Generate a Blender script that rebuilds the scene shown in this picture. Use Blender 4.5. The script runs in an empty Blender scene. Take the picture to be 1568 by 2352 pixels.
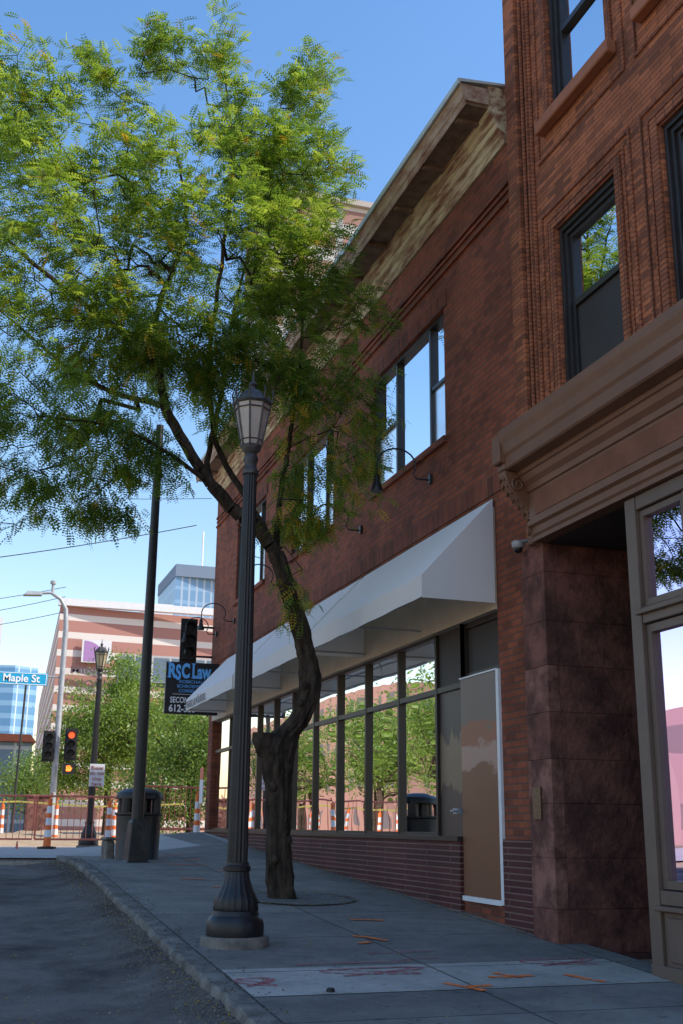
import bpy, math, random
import numpy as np
from mathutils import Vector, Matrix
random.seed(7); rng=np.random.default_rng(7)
scene=bpy.context.scene
COL=bpy.context.collection
PS=math.radians(18.2);TH=math.radians(15.75);RO=math.radians(0.6)

# ---------------------------------------------------------------- materials
def newmat(name):
    m=bpy.data.materials.new(name);m.use_nodes=True
    nt=m.node_tree;b=nt.nodes["Principled BSDF"]
    return m,nt,b
def N(nt,t,**k):
    n=nt.nodes.new(t)
    for a,v in k.items(): setattr(n,a,v)
    return n
def c4(c): return (c[0],c[1],c[2],1)
def mat(name,c1,c2=None,rough=.7,scale=6,metal=0,bump=0,bscale=None,spec=.5,detail=6,lo=.35,hi=.65,stretch=None):
    m,nt,b=newmat(name)
    b.inputs["Roughness"].default_value=rough;b.inputs["Metallic"].default_value=metal
    b.inputs["Specular IOR Level"].default_value=spec
    if c2 is None: c2=tuple(v*.8 for v in c1)
    tc=N(nt,"ShaderNodeTexCoord");mp=N(nt,"ShaderNodeMapping")
    nt.links.new(tc.outputs["Object"],mp.inputs[0])
    if stretch: mp.inputs["Scale"].default_value=stretch
    no=N(nt,"ShaderNodeTexNoise");no.inputs["Scale"].default_value=scale;no.inputs["Detail"].default_value=detail;no.inputs["Roughness"].default_value=.65
    nt.links.new(mp.outputs[0],no.inputs["Vector"])
    cr=N(nt,"ShaderNodeValToRGB");cr.color_ramp.elements[0].position=lo;cr.color_ramp.elements[1].position=hi
    cr.color_ramp.elements[0].color=c4(c1);cr.color_ramp.elements[1].color=c4(c2)
    nt.links.new(no.outputs[0],cr.inputs[0]);nt.links.new(cr.outputs[0],b.inputs["Base Color"])
    if bump:
        n2=N(nt,"ShaderNodeTexNoise");n2.inputs["Scale"].default_value=bscale or scale*4;n2.inputs["Detail"].default_value=8
        nt.links.new(mp.outputs[0],n2.inputs["Vector"])
        bp=N(nt,"ShaderNodeBump");bp.inputs["Strength"].default_value=bump;bp.inputs["Distance"].default_value=.02
        nt.links.new(n2.outputs[0],bp.inputs["Height"]);nt.links.new(bp.outputs[0],b.inputs["Normal"])
    return m
def brickmat(name,c1,c2,mortar,bw,rh,ms,bias=-.3,off=.5,bump=.6,stain=(.55,1.25),rough=.85):
    m,nt,b=newmat(name);b.inputs["Roughness"].default_value=rough
    b.inputs["Specular IOR Level"].default_value=.25
    tc=N(nt,"ShaderNodeTexCoord");sp=N(nt,"ShaderNodeSeparateXYZ");ad=N(nt,"ShaderNodeMath",operation='ADD');cb=N(nt,"ShaderNodeCombineXYZ")
    nt.links.new(tc.outputs["Object"],sp.inputs[0]);nt.links.new(sp.outputs[0],ad.inputs[0]);nt.links.new(sp.outputs[1],ad.inputs[1])
    nt.links.new(ad.outputs[0],cb.inputs[0]);nt.links.new(sp.outputs[2],cb.inputs[1])
    br=N(nt,"ShaderNodeTexBrick");br.offset=off
    br.inputs["Scale"].default_value=1;br.inputs["Brick Width"].default_value=bw;br.inputs["Row Height"].default_value=rh
    br.inputs["Mortar Size"].default_value=ms;br.inputs["Mortar Smooth"].default_value=.3;br.inputs["Bias"].default_value=bias
    br.inputs["Color1"].default_value=c4(c1);br.inputs["Color2"].default_value=c4(c2);br.inputs["Mortar"].default_value=c4(mortar)
    nt.links.new(cb.outputs[0],br.inputs["Vector"])
    no=N(nt,"ShaderNodeTexNoise");no.inputs["Scale"].default_value=1.1;no.inputs["Detail"].default_value=9;no.inputs["Roughness"].default_value=.7
    nt.links.new(tc.outputs["Object"],no.inputs["Vector"])
    mr=N(nt,"ShaderNodeMapRange");mr.inputs[1].default_value=.3;mr.inputs[2].default_value=.7;mr.inputs[3].default_value=stain[0];mr.inputs[4].default_value=stain[1]
    nt.links.new(no.outputs[0],mr.inputs[0])
    mx=N(nt,"ShaderNodeVectorMath",operation='SCALE')
    nt.links.new(br.outputs[0],mx.inputs[0]);nt.links.new(mr.outputs[0],mx.inputs["Scale"])
    nt.links.new(mx.outputs[0],b.inputs["Base Color"])
    iv=N(nt,"ShaderNodeMath",operation='SUBTRACT');iv.inputs[0].default_value=1;nt.links.new(br.outputs["Fac"],iv.inputs[1])
    n3=N(nt,"ShaderNodeTexNoise");n3.inputs["Scale"].default_value=40;nt.links.new(tc.outputs["Object"],n3.inputs["Vector"])
    a3=N(nt,"ShaderNodeMath",operation='MULTIPLY_ADD');a3.inputs[1].default_value=.4;nt.links.new(n3.outputs[0],a3.inputs[0]);nt.links.new(iv.outputs[0],a3.inputs[2])
    bp=N(nt,"ShaderNodeBump");bp.inputs["Strength"].default_value=bump;bp.inputs["Distance"].default_value=.01
    nt.links.new(a3.outputs[0],bp.inputs["Height"]);nt.links.new(bp.outputs[0],b.inputs["Normal"])
    return m
def mixglass(name,base,ior,rough=.0,transparent=False,wob=.05,refl=(.95,.97,1)):
    m=bpy.data.materials.new(name);m.use_nodes=True;nt=m.node_tree;nt.nodes.clear()
    o=N(nt,"ShaderNodeOutputMaterial");mx=N(nt,"ShaderNodeMixShader");t=N(nt,"ShaderNodeBsdfTransparent" if transparent else "ShaderNodeBsdfDiffuse");g=N(nt,"ShaderNodeBsdfGlossy")
    f=N(nt,"ShaderNodeFresnel");f.inputs[0].default_value=ior
    tc=N(nt,"ShaderNodeTexCoord");no=N(nt,"ShaderNodeTexNoise");no.inputs["Scale"].default_value=1.2;no.inputs["Detail"].default_value=1
    bp=N(nt,"ShaderNodeBump");bp.inputs["Strength"].default_value=wob;bp.inputs["Distance"].default_value=.03
    nt.links.new(tc.outputs["Object"],no.inputs["Vector"]);nt.links.new(no.outputs[0],bp.inputs["Height"]);nt.links.new(bp.outputs[0],g.inputs["Normal"])
    t.inputs[0].default_value=c4(base);g.inputs[0].default_value=c4(refl);g.inputs["Roughness"].default_value=rough
    nt.links.new(f.outputs[0],mx.inputs[0]);nt.links.new(t.outputs[0],mx.inputs[1]);nt.links.new(g.outputs[0],mx.inputs[2]);nt.links.new(mx.outputs[0],o.inputs[0])
    return m
def leafmat(name,c,tc_,k=.45,gl=.04):
    m=bpy.data.materials.new(name);m.use_nodes=True;nt=m.node_tree;nt.nodes.clear()
    o=N(nt,"ShaderNodeOutputMaterial");mx=N(nt,"ShaderNodeMixShader");d=N(nt,"ShaderNodeBsdfDiffuse");t=N(nt,"ShaderNodeBsdfTranslucent")
    mx.inputs[0].default_value=k;d.inputs[0].default_value=c4(c);t.inputs[0].default_value=c4(tc_)
    nt.links.new(d.outputs[0],mx.inputs[1]);nt.links.new(t.outputs[0],mx.inputs[2])
    if gl:
        g=N(nt,"ShaderNodeBsdfGlossy");g.inputs["Roughness"].default_value=.45;g.inputs[0].default_value=(.6,.7,.6,1)
        m2=N(nt,"ShaderNodeMixShader");m2.inputs[0].default_value=gl
        nt.links.new(mx.outputs[0],m2.inputs[1]);nt.links.new(g.outputs[0],m2.inputs[2]);mx=m2
    nt.links.new(mx.outputs[0],o.inputs[0]);return m
def emis(name,c,s):
    m,nt,b=newmat(name);b.inputs["Base Color"].default_value=c4(c);b.inputs["Emission Color"].default_value=c4(c);b.inputs["Emission Strength"].default_value=s
    return m

M={}
M['brick']=brickmat("brick_red",(.30,.085,.042),(.062,.026,.02),(.14,.08,.058),.21,.068,.008,bias=-.5,stain=(.5,1.3))
M['soldier']=brickmat("brick_soldier",(.25,.072,.038),(.07,.027,.02),(.12,.07,.05),.068,.21,.008,bias=-.3,off=0)
M['basebrick']=brickmat("brick_base",(.11,.03,.027),(.06,.021,.019),(.25,.15,.12),1.3,.058,.0078,bias=-.1,bump=1.0,stain=(.6,1.2),rough=.6)
M['brown_brick']=brickmat("roman_brick",(.46,.155,.068),(.085,.038,.028),(.15,.068,.045),.3,.05,.0048,bias=-.3,stain=(.4,1.3))
M['rope']=brickmat("moulded_brick",(.42,.145,.065),(.25,.09,.048),(.10,.042,.028),.12,.045,.0055,bias=0,off=0,bump=.6)
M['stone']=mat("brownstone",(.25,.105,.08),(.10,.048,.040),rough=.9,scale=3.2,bump=.9,bscale=18,spec=.15,detail=14,lo=.4,hi=.6)
M['stonelight']=mat("brownstone_worn",(.33,.155,.12),(.13,.06,.048),rough=.9,scale=4.2,bump=.9,bscale=18,spec=.15,detail=14,lo=.4,hi=.6)
M['frieze']=mat("frieze_stone",(.26,.115,.068),(.18,.08,.05),rough=.8,scale=3,bump=.3,bscale=25,spec=.2,detail=10)
M['brownpaint']=mat("brown_paint",(.21,.10,.054),(.165,.078,.044),rough=.5,scale=2.5,bump=.1,detail=9)
M['greypaint']=mat("taupe_paint",(.16,.11,.08),(.13,.09,.067),rough=.5,scale=2.5,bump=.05,detail=9)
M['cornice']=mat("peeling_paint",(.60,.50,.31),(.24,.11,.06),rough=.8,scale=5,bump=.4,bscale=22,lo=.42,hi=.6,stretch=(2,.35,2.6),detail=14)
M['fascia']=mat("rusted_fascia",(.44,.32,.22),(.23,.10,.055),rough=.75,scale=6,bump=.3,bscale=20,lo=.42,hi=.62,stretch=(1,.4,1),detail=12)
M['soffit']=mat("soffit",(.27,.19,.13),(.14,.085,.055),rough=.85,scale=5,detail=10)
M['cap']=mat("metal_cap",(.55,.6,.58),(.45,.5,.48),rough=.5,metal=.1,scale=4)
M['dark']=mat("dark_frame",(.034,.03,.028),(.024,.021,.02),rough=.4)
M['bronze']=mat("bronze_frame",(.045,.036,.03),(.035,.03,.026),rough=.4,metal=.3)
M['black']=mat("black_paint",(.011,.0105,.011),(.019,.017,.016),rough=.45,scale=9,bump=.1)
M['blackworn']=mat("black_worn",(.018,.018,.018),(.065,.05,.04),rough=.5,scale=7,bump=.25,lo=.5,hi=.75)
M['grayironlamp']=mat("aged_iron",(.10,.092,.085),(.04,.037,.035),rough=.5,scale=12,metal=.3,bump=.2)
M['lampglass']=mat("milky_glass",(.50,.43,.38),(.38,.33,.29),rough=.25,scale=4)
M['lampamber']=mat("amber_glass",(.5,.42,.25),(.4,.33,.2),rough=.25,scale=4)
M['awning']=leafmat("white_canvas",(.86,.84,.81),(.78,.74,.67),.2,0)
M['beige']=mat("beige_panel",(.64,.52,.37),(.56,.45,.32),rough=.7,scale=3)
M['grey']=mat("grey_metal",(.4,.41,.42),(.3,.31,.32),rough=.5,metal=.2)
M['white']=mat("white_paint",(.82,.82,.82),(.74,.74,.74),rough=.5)
M['glass']=mixglass("shop_glass",(.85,.9,.9),2.2,transparent=True,wob=.09)
M['glassl']=mixglass("lilac_film_glass",(.72,.66,.8),2.5,transparent=True,refl=(.82,.70,.98),wob=.09)
M['blind']=mixglass("window_with_blind",(.38,.48,.58),1.3,.03)
M['darkglass']=mixglass("dark_window",(.012,.014,.018),2.6)
M['glassscreen']=mixglass("screened_glass",(.20,.20,.20),1.25,.3)
M['screen']=mat("insect_screen",(.037,.031,.03),(.029,.025,.024),rough=.6,scale=2)
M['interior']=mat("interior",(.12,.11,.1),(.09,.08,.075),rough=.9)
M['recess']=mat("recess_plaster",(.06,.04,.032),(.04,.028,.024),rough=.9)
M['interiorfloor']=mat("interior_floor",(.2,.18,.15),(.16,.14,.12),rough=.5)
M['curtain']=mat("curtain",(.55,.62,.56),(.45,.52,.48),rough=.9,scale=3,stretch=(1,12,.3))
M['bark']=mat("bark",(.09,.066,.048),(.022,.017,.013),rough=.95,scale=12,bump=1.0,bscale=30,stretch=(1,1,.3),spec=.1,detail=12)
M['barkl']=mat("bark_upper",(.10,.07,.05),(.05,.035,.026),rough=.95,scale=9,bump=.4,spec=.1)
M['leafg']=leafmat("leaf_green",(.085,.15,.028),(.32,.47,.04),.5)
M['leafd']=leafmat("leaf_deep",(.05,.10,.024),(.18,.31,.035),.42)
M['leafl']=leafmat("leaf_light",(.14,.21,.032),(.50,.62,.06),.52)
M['leafy']=leafmat("leaf_yellow",(.50,.33,.03),(.68,.45,.03),.4)
M['bgl']=leafmat("bg_leaf",(.19,.28,.055),(.40,.54,.08),.45)
M['bgd']=leafmat("bg_leaf_deep",(.10,.165,.036),(.23,.36,.045),.38)
M['orange']=mat("orange_plastic",(.9,.18,.03),(.85,.16,.03),rough=.5)
M['redpaint']=mat("red_orange_rail",(.78,.20,.12),(.65,.15,.09),rough=.5)
M['tape']=mat("yellow_tape",(.6,.5,.12),(.55,.45,.1),rough=.5)
M['tile']=mat("roof_tile",(.5,.14,.06),(.4,.1,.05),rough=.8)
M['blue']=mat("sign_blue",(.01,.38,.62),(.01,.35,.58),rough=.4)
M['signblack']=mat("sign_black",(.008,.01,.014),(.012,.013,.018),rough=.35)
M['textblue']=mat("letter_blue",(.16,.52,1),(.15,.5,.97),rough=.5)
M['textwhite']=mat("letter_white",(.92,.92,.92),(.89,.89,.89),rough=.5)
M['textred']=mat("letter_red",(.5,.12,.12),(.45,.1,.1),rough=.5)
M['textgrey']=mat("letter_grey",(.30,.29,.28),(.26,.26,.26),rough=.6)
M['textpurple']=mat("letter_dark",(.14,.09,.10),(.12,.08,.09),rough=.5)
M['purple']=mat("logo_purple",(.44,.24,.5),(.42,.23,.48),rough=.5)
M['redlamp']=emis("red_signal",(1,.10,.03),1.6)
M['handlamp']=emis("orange_hand",(1,.25,.03),1.4)
M['dirt']=mat("dirt",(.46,.33,.2),(.32,.22,.135),rough=.95,scale=1.3,bump=.5,bscale=8)
M['gravel']=mat("gravel",(.21,.185,.16),(.10,.088,.075),rough=.95,scale=14)
M['conc']=mat("concrete_far",(.46,.42,.37),(.37,.34,.30),rough=.9,scale=.8,bump=.1)
M['yellow']=mat("yellow_paint",(.35,.3,.05),(.28,.24,.05),rough=.6)
M['brass']=mat("bronze_plaque",(.24,.16,.09),(.10,.065,.04),rough=.4,metal=.6,scale=60,lo=.45,hi=.55,stretch=(1,1,2))
M['teal']=mat("poster_print",(.12,.34,.46),(.8,.82,.84),rough=.5,scale=5,lo=.42,hi=.46)
M['terra']=mat("terracotta",(.40,.145,.06),(.30,.11,.05),rough=.7,scale=4)
def spraymat(name,c,hi=.85,lo=.36,h2=.6):
    m,nt,b=newmat(name);b.inputs["Base Color"].default_value=c4(c);b.inputs["Roughness"].default_value=.9
    tc=N(nt,"ShaderNodeTexCoord");no=N(nt,"ShaderNodeTexNoise");no.inputs["Scale"].default_value=30;no.inputs["Detail"].default_value=8
    mr=N(nt,"ShaderNodeMapRange");mr.inputs[1].default_value=lo;mr.inputs[2].default_value=h2;mr.inputs[4].default_value=hi
    nt.links.new(tc.outputs["Object"],no.inputs["Vector"]);nt.links.new(no.outputs[0],mr.inputs[0]);nt.links.new(mr.outputs[0],b.inputs["Alpha"])
    return m
M['sprayo']=spraymat("spray_orange",(1,.22,.04),1.0,.32,.5)
M['sprayr']=spraymat("spray_red",(.52,.13,.14),.85,.34,.54)

# ---------------------------------------------------------------- mesh builder
class MB:
    def __init__(s): s.v=[];s.f=[];s.m=[]
    def add(s,vs,fs,mi=0):
        o=len(s.v);s.v+= [tuple(p) for p in vs];s.f+=[tuple(i+o for i in f) for f in fs];s.m+=[mi]*len(fs);return s
    def box(s,x0,x1,y0,y1,z0,z1,mi=0):
        vs=[(x0,y0,z0),(x1,y0,z0),(x1,y1,z0),(x0,y1,z0),(x0,y0,z1),(x1,y0,z1),(x1,y1,z1),(x0,y1,z1)]
        return s.add(vs,[(0,3,2,1),(4,5,6,7),(0,1,5,4),(1,2,6,5),(2,3,7,6),(3,0,4,7)],mi)
    def quad(s,a,b,c,d,mi=0): return s.add([a,b,c,d],[(0,1,2,3)],mi)
    def tube(s,pts,rad,n=8,mi=0,cap=True):
        pts=[Vector(p) for p in pts]
        if not hasattr(rad,'__len__'): rad=[rad]*len(pts)
        vs=[];fs=[];ref=None
        for i,p in enumerate(pts):
            t=(pts[min(i+1,len(pts)-1)]-pts[max(i-1,0)]).normalized()
            if ref is None: ref=Vector((1,0,0)) if abs(t.x)<.9 else Vector((0,1,0))
            a=(ref-t*ref.dot(t)).normalized();b=t.cross(a);ref=a
            for k in range(n):
                an=2*math.pi*k/n;vs.append(p+(a*math.cos(an)+b*math.sin(an))*rad[i])
        for i in range(len(pts)-1):
            for k in range(n):
                k2=(k+1)%n;fs.append((i*n+k,i*n+k2,(i+1)*n+k2,(i+1)*n+k))
        if cap: fs.append(tuple(range(n-1,-1,-1)));fs.append(tuple((len(pts)-1)*n+k for k in range(n)))
        return s.add(vs,fs,mi)
    def lathe(s,c,prof,n=24,flute=0,mi=0,rot=0):
        vs=[];fs=[]
        for (r,z) in prof:
            for k in range(n):
                an=2*math.pi*k/n+rot;rr=r*(1-flute*(k%2));vs.append((c[0]+rr*math.cos(an),c[1]+rr*math.sin(an),c[2]+z))
        for i in range(len(prof)-1):
            for k in range(n):
                k2=(k+1)%n;fs.append((i*n+k,i*n+k2,(i+1)*n+k2,(i+1)*n+k))
        fs.append(tuple(range(n-1,-1,-1)));fs.append(tuple((len(prof)-1)*n+k for k in range(n)))
        return s.add(vs,fs,mi)
    def prof_y(s,prof,y0,y1,mi=0):
        n=len(prof);vs=[(x,y0,z) for x,z in prof]+[(x,y1,z) for x,z in prof]
        fs=[(i,(i+1)%n,n+(i+1)%n,n+i) for i in range(n)]+[tuple(range(n-1,-1,-1)),tuple(range(n,2*n))]
        return s.add(vs,fs,mi)
    def wall(s,x,dep,y0,y1,z0,z1,ops,mi=0):
        ys=sorted({y0,y1,*[o[0] for o in ops],*[o[1] for o in ops]});zs=sorted({z0,z1,*[o[2] for o in ops],*[o[3] for o in ops]})
        for a,b in zip(ys,ys[1:]):
            for c,d in zip(zs,zs[1:]):
                my,mz=(a+b)/2,(c+d)/2
                if any(o[0]<my<o[1] and o[2]<mz<o[3] for o in ops): continue
                s.quad((x,a,c),(x,a,d),(x,b,d),(x,b,c),mi)
        for o in ops:
            a,b,c,d=o[:4]
            s.quad((x,a,c),(x,a,d),(x+dep,a,d),(x+dep,a,c),mi);s.quad((x,b,c),(x,b,d),(x+dep,b,d),(x+dep,b,c),mi)
            s.quad((x,a,c),(x,b,c),(x+dep,b,c),(x+dep,a,c),mi);s.quad((x,a,d),(x,b,d),(x+dep,b,d),(x+dep,a,d),mi)
        return s
    def obj(s,name,mats,parent=None,smooth=False,bevel=0,label=None):
        me=bpy.data.meshes.new(name);me.from_pydata(s.v,[],s.f)
        if not isinstance(mats,(list,tuple)): mats=[mats]
        for m in mats: me.materials.append(m)
        me.polygons.foreach_set("material_index",s.m)
        if smooth: me.polygons.foreach_set("use_smooth",[True]*len(s.f))
        me.update();ob=bpy.data.objects.new(name,me);COL.objects.link(ob)
        if smooth: 
            try: me.set_sharp_from_angle(angle=math.radians(40))
            except Exception: pass
        if bevel:
            bv=ob.modifiers.new("bevel","BEVEL");bv.width=bevel;bv.segments=1;bv.limit_method='ANGLE'
        if parent is not None: par(ob,parent)
        if label: ob["label"]=label
        return ob
def wloc(o):
    l=Vector(o.location)
    while o.parent: o=o.parent;l+=o.location
    return l
def par(ob,p):
    ob.parent=p;ob.location=Vector(ob.location)-wloc(p)
def thing(name,base,label,cat,group=None):
    e=bpy.data.objects.new(name,None);e.location=base;e.empty_display_size=.2;COL.objects.link(e)
    e["label"]=label;e["category"]=cat
    if group: e["group"]=group
    return e
def tag(o,label,cat,group=None):
    o["label"]=label;o["category"]=cat
    if group:o["group"]=group
    return o
def dup(e,newbase,label=None):
    n=e.copy();n.location=newbase;COL.objects.link(n)
    if label:n["label"]=label
    def rec(src,dst):
        for ch in list(src.children):
            if ch==n: continue
            k=ch.copy();k.parent=dst;COL.objects.link(k);rec(ch,k)
    rec(e,n);return n
def text(body,size,origin,xd,ud,mt,name,parent,bold=0,ext=.004,sx=1.0,align='LEFT'):
    c=bpy.data.curves.new(name,"FONT");c.body=body;c.size=size;c.extrude=ext;c.offset=bold;c.align_x=align
    o=bpy.data.objects.new("tmp",c);COL.objects.link(o)
    dg=bpy.context.evaluated_depsgraph_get();me=bpy.data.meshes.new_from_object(o.evaluated_get(dg))
    bpy.data.objects.remove(o)
    xd=Vector(xd).normalized()*sx;ud=Vector(ud).normalized();nn=xd.cross(ud).normalized()
    Mx=Matrix(((xd.x,ud.x,nn.x,origin[0]),(xd.y,ud.y,nn.y,origin[1]),(xd.z,ud.z,nn.z,origin[2]),(0,0,0,1)))
    me.transform(Mx);me.materials.clear();me.materials.append(mt);me.name=name
    ob=bpy.data.objects.new(name,me);COL.objects.link(ob);par(ob,parent);return ob
def bx(name,mt,parent,*a,bevel=0,label=None): 
    return MB().box(*a).obj(name,mt,parent,bevel=bevel,label=label)

# ---------------------------------------------------------------- ground
def ss(t): t=max(0,min(1,t));return t*t*(3-2*t)
def zcurb(y):
    z=-1.4+.052*y
    if y<15.5: return z
    if y<18: return -.594+.052*(y-15.5)*(1-(y-15.5)/5)
    return -.53
def zwall(y): return -1.4+.052*min(y,24.2)
def zs(x,y):
    t=ss((x-2.2)/2.6);z=zcurb(y)*(1-t)+zwall(y)*t
    k=ss((y-24.2)/4);return z*(1-k)+(-.55)*k
def hg(x,y):
    d=.14 if y<19.8 else .14-.12*ss((y-19.8)/.8)
    return zs(x,y)-d
def sheet(name,xs,ys,zf,mt):
    mb=MB();n=len(xs)
    mb.v=[(x,y,zf(x,y)) for y in ys for x in xs]
    mb.f=[(j*n+i,j*n+i+1,(j+1)*n+i+1,(j+1)*n+i) for j in range(len(ys)-1) for i in range(n-1)];mb.m=[0]*len(mb.f)
    o=mb.obj(name,mt,smooth=True);o["kind"]="structure";return o
fr=lambda a,b,n:[a+(b-a)*i/(n-1) for i in range(n)]
sheet("ground",[-1500,-300,-60,-20,-8,-2,0,1.6,1.7]+fr(2,5.2,17)+[7,12,20,40,100,400,1500],[-300,-40,-10]+fr(-5,40,91)+[50,80,200,600,2500],hg,M['dirt'])
def roadmat():
    m,nt,b=newmat("asphalt");b.inputs["Roughness"].default_value=.92;b.inputs["Specular IOR Level"].default_value=.15
    tc=N(nt,"ShaderNodeTexCoord")
    def noise(s,d=8,r=.6):
        n=N(nt,"ShaderNodeTexNoise");n.inputs["Scale"].default_value=s;n.inputs["Detail"].default_value=d;n.inputs["Roughness"].default_value=r
        nt.links.new(tc.outputs["Object"],n.inputs["Vector"]);return n
    a=noise(.8,12,.72);r=N(nt,"ShaderNodeValToRGB");r.color_ramp.elements[0].position=.38;r.color_ramp.elements[1].position=.6
    r.color_ramp.elements[0].color=(.062,.052,.045,1);r.color_ramp.elements[1].color=(.195,.165,.138,1);nt.links.new(a.outputs[0],r.inputs[0])
    f=noise(90,4);r2=N(nt,"ShaderNodeMapRange");r2.inputs[1].default_value=.3;r2.inputs[2].default_value=.7;r2.inputs[3].default_value=.65;r2.inputs[4].default_value=1.35;nt.links.new(f.outputs[0],r2.inputs[0])
    v=N(nt,"ShaderNodeVectorMath",operation='SCALE');nt.links.new(r.outputs[0],v.inputs[0]);nt.links.new(r2.outputs[0],v.inputs["Scale"]);nt.links.new(v.outputs[0],b.inputs["Base Color"])
    bp=N(nt,"ShaderNodeBump");bp.inputs["Strength"].default_value=.45;bp.inputs["Distance"].default_value=.01;nt.links.new(f.outputs[0],bp.inputs["Height"]);nt.links.new(bp.outputs[0],b.inputs["Normal"])
    return m
def sidemat(name,c1,c2):
    m,nt,b=newmat(name);b.inputs["Roughness"].default_value=.9;b.inputs["Specular IOR Level"].default_value=.2
    tc=N(nt,"ShaderNodeTexCoord");sp=N(nt,"ShaderNodeSeparateXYZ");nt.links.new(tc.outputs["Object"],sp.inputs[0])
    cb=N(nt,"ShaderNodeCombineXYZ");nt.links.new(sp.outputs[0],cb.inputs[0]);nt.links.new(sp.outputs[1],cb.inputs[1])
    mp=N(nt,"ShaderNodeMapping");mp.inputs["Location"].default_value=(-1.84,-.32,0);nt.links.new(cb.outputs[0],mp.inputs[0])
    br=N(nt,"ShaderNodeTexBrick");br.offset=0;br.inputs["Scale"].default_value=1;br.inputs["Brick Width"].default_value=1.53;br.inputs["Row Height"].default_value=1.55
    br.inputs["Mortar Size"].default_value=.011;br.inputs["Mortar Smooth"].default_value=.4;br.inputs["Bias"].default_value=0
    br.inputs["Color1"].default_value=c4(c1);br.inputs["Color2"].default_value=c4(c2);br.inputs["Mortar"].default_value=(.08,.07,.06,1)
    nt.links.new(mp.outputs[0],br.inputs["Vector"])
    a=N(nt,"ShaderNodeTexNoise");a.inputs["Scale"].default_value=1.6;a.inputs["Detail"].default_value=12;a.inputs["Roughness"].default_value=.75;nt.links.new(tc.outputs["Object"],a.inputs["Vector"])
    r=N(nt,"ShaderNodeMapRange");r.inputs[1].default_value=.3;r.inputs[2].default_value=.7;r.inputs[3].default_value=.62;r.inputs[4].default_value=1.28;nt.links.new(a.outputs[0],r.inputs[0])
    f=N(nt,"ShaderNodeTexNoise");f.inputs["Scale"].default_value=110;f.inputs["Detail"].default_value=3;nt.links.new(tc.outputs["Object"],f.inputs["Vector"])
    r2=N(nt,"ShaderNodeMapRange");r2.inputs[1].default_value=.3;r2.inputs[2].default_value=.7;r2.inputs[3].default_value=.82;r2.inputs[4].default_value=1.18;nt.links.new(f.outputs[0],r2.inputs[0])
    mu=N(nt,"ShaderNodeMath",operation='MULTIPLY');nt.links.new(r.outputs[0],mu.inputs[0]);nt.links.new(r2.outputs[0],mu.inputs[1])
    sn=N(nt,"ShaderNodeTexNoise");sn.inputs["Scale"].default_value=9;sn.inputs["Detail"].default_value=2;nt.links.new(tc.outputs["Object"],sn.inputs["Vector"])
    sr=N(nt,"ShaderNodeMapRange");sr.inputs[1].default_value=.66;sr.inputs[2].default_value=.72;sr.inputs[3].default_value=1;sr.inputs[4].default_value=.68;nt.links.new(sn.outputs[0],sr.inputs[0])
    m3=N(nt,"ShaderNodeMath",operation='MULTIPLY');nt.links.new(mu.outputs[0],m3.inputs[0]);nt.links.new(sr.outputs[0],m3.inputs[1])
    v=N(nt,"ShaderNodeVectorMath",operation='SCALE');nt.links.new(br.outputs[0],v.inputs[0]);nt.links.new(m3.outputs[0],v.inputs["Scale"]);nt.links.new(v.outputs[0],b.inputs["Base Color"])
    bp=N(nt,"ShaderNodeBump");bp.inputs["Strength"].default_value=.3;bp.inputs["Distance"].default_value=.006;nt.links.new(f.outputs[0],bp.inputs["Height"]);nt.links.new(bp.outputs[0],b.inputs["Normal"])
    return m
M['asphalt']=roadmat();M['side']=sidemat("sidewalk_concrete",(.26,.23,.195),(.215,.19,.162));M['sidel']=sidemat("sidewalk_light",(.42,.38,.32),(.47,.425,.36))
M['curb']=mat("curb_stone",(.27,.24,.20),(.11,.096,.08),rough=.95,scale=6,bump=.6,bscale=12,spec=.15,detail=12)
ysn=fr(-5,24.6,75)
ramp=lambda x:.07*ss((x-1.0)/.66)
sheet("road",[-9,-4,-1,0,.9]+fr(1.0,1.67,8),fr(-8,19.7,60),lambda x,y:hg(x,y)+.012+ramp(x),M['asphalt'])
mb=MB();xs=[1.82]+fr(2.1,5.15,14);n=len(xs)
mb.v=[(x,y,zs(x,y)) for y in ysn for x in xs];mb.f=[(j*n+i,j*n+i+1,(j+1)*n+i+1,(j+1)*n+i) for j in range(len(ysn)-1) for i in range(n-1)];mb.m=[0]*len(mb.f)
o=mb.obj("sidewalk",M['side'],smooth=True);o["kind"]="structure"
mb=MB();xs=[1.66,1.662,1.685,1.815,1.82];n=5
ysk=fr(-5,24.6,500)
def kz(i,x,y):
    if i==0: return hg(x,y)-.02
    w=.009*math.sin(y*7.3)+.007*math.sin(y*19.1)+.009*random.random()
    if i==1: return zs(x,y)-.025+w
    if i==4: return zs(x,y)-.05
    return zs(x,y)+.004+w*.3
kk=[]
for y in ysk:
    jit=random.uniform(-.012,.010)+.009*math.sin(y*1.9)+.006*math.sin(y*6.1)
    for i,x in enumerate(xs): kk.append((x+(jit if i<3 else 0),y,kz(i,x,y)))
mb.v=kk;mb.f=[(j*n+i,j*n+i+1,(j+1)*n+i+1,(j+1)*n+i) for j in range(len(ysk)-1) for i in range(n-1)];mb.m=[0]*len(mb.f)
o=mb.obj("kerb",M['curb'],smooth=True);o["kind"]="structure"
sheet("sidewalk_light_slabs",fr(1.83,4.88,10),fr(7.25,8.2,5),lambda x,y:zs(x,y)+.004,M['sidel'])
sheet("cross_street",[-60,-20,-6,-2,0,1,2,3,4,5,6,8,14,30],fr(20.3,33,30),lambda x,y:hg(x,y)+.03,M['conc'])
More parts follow.
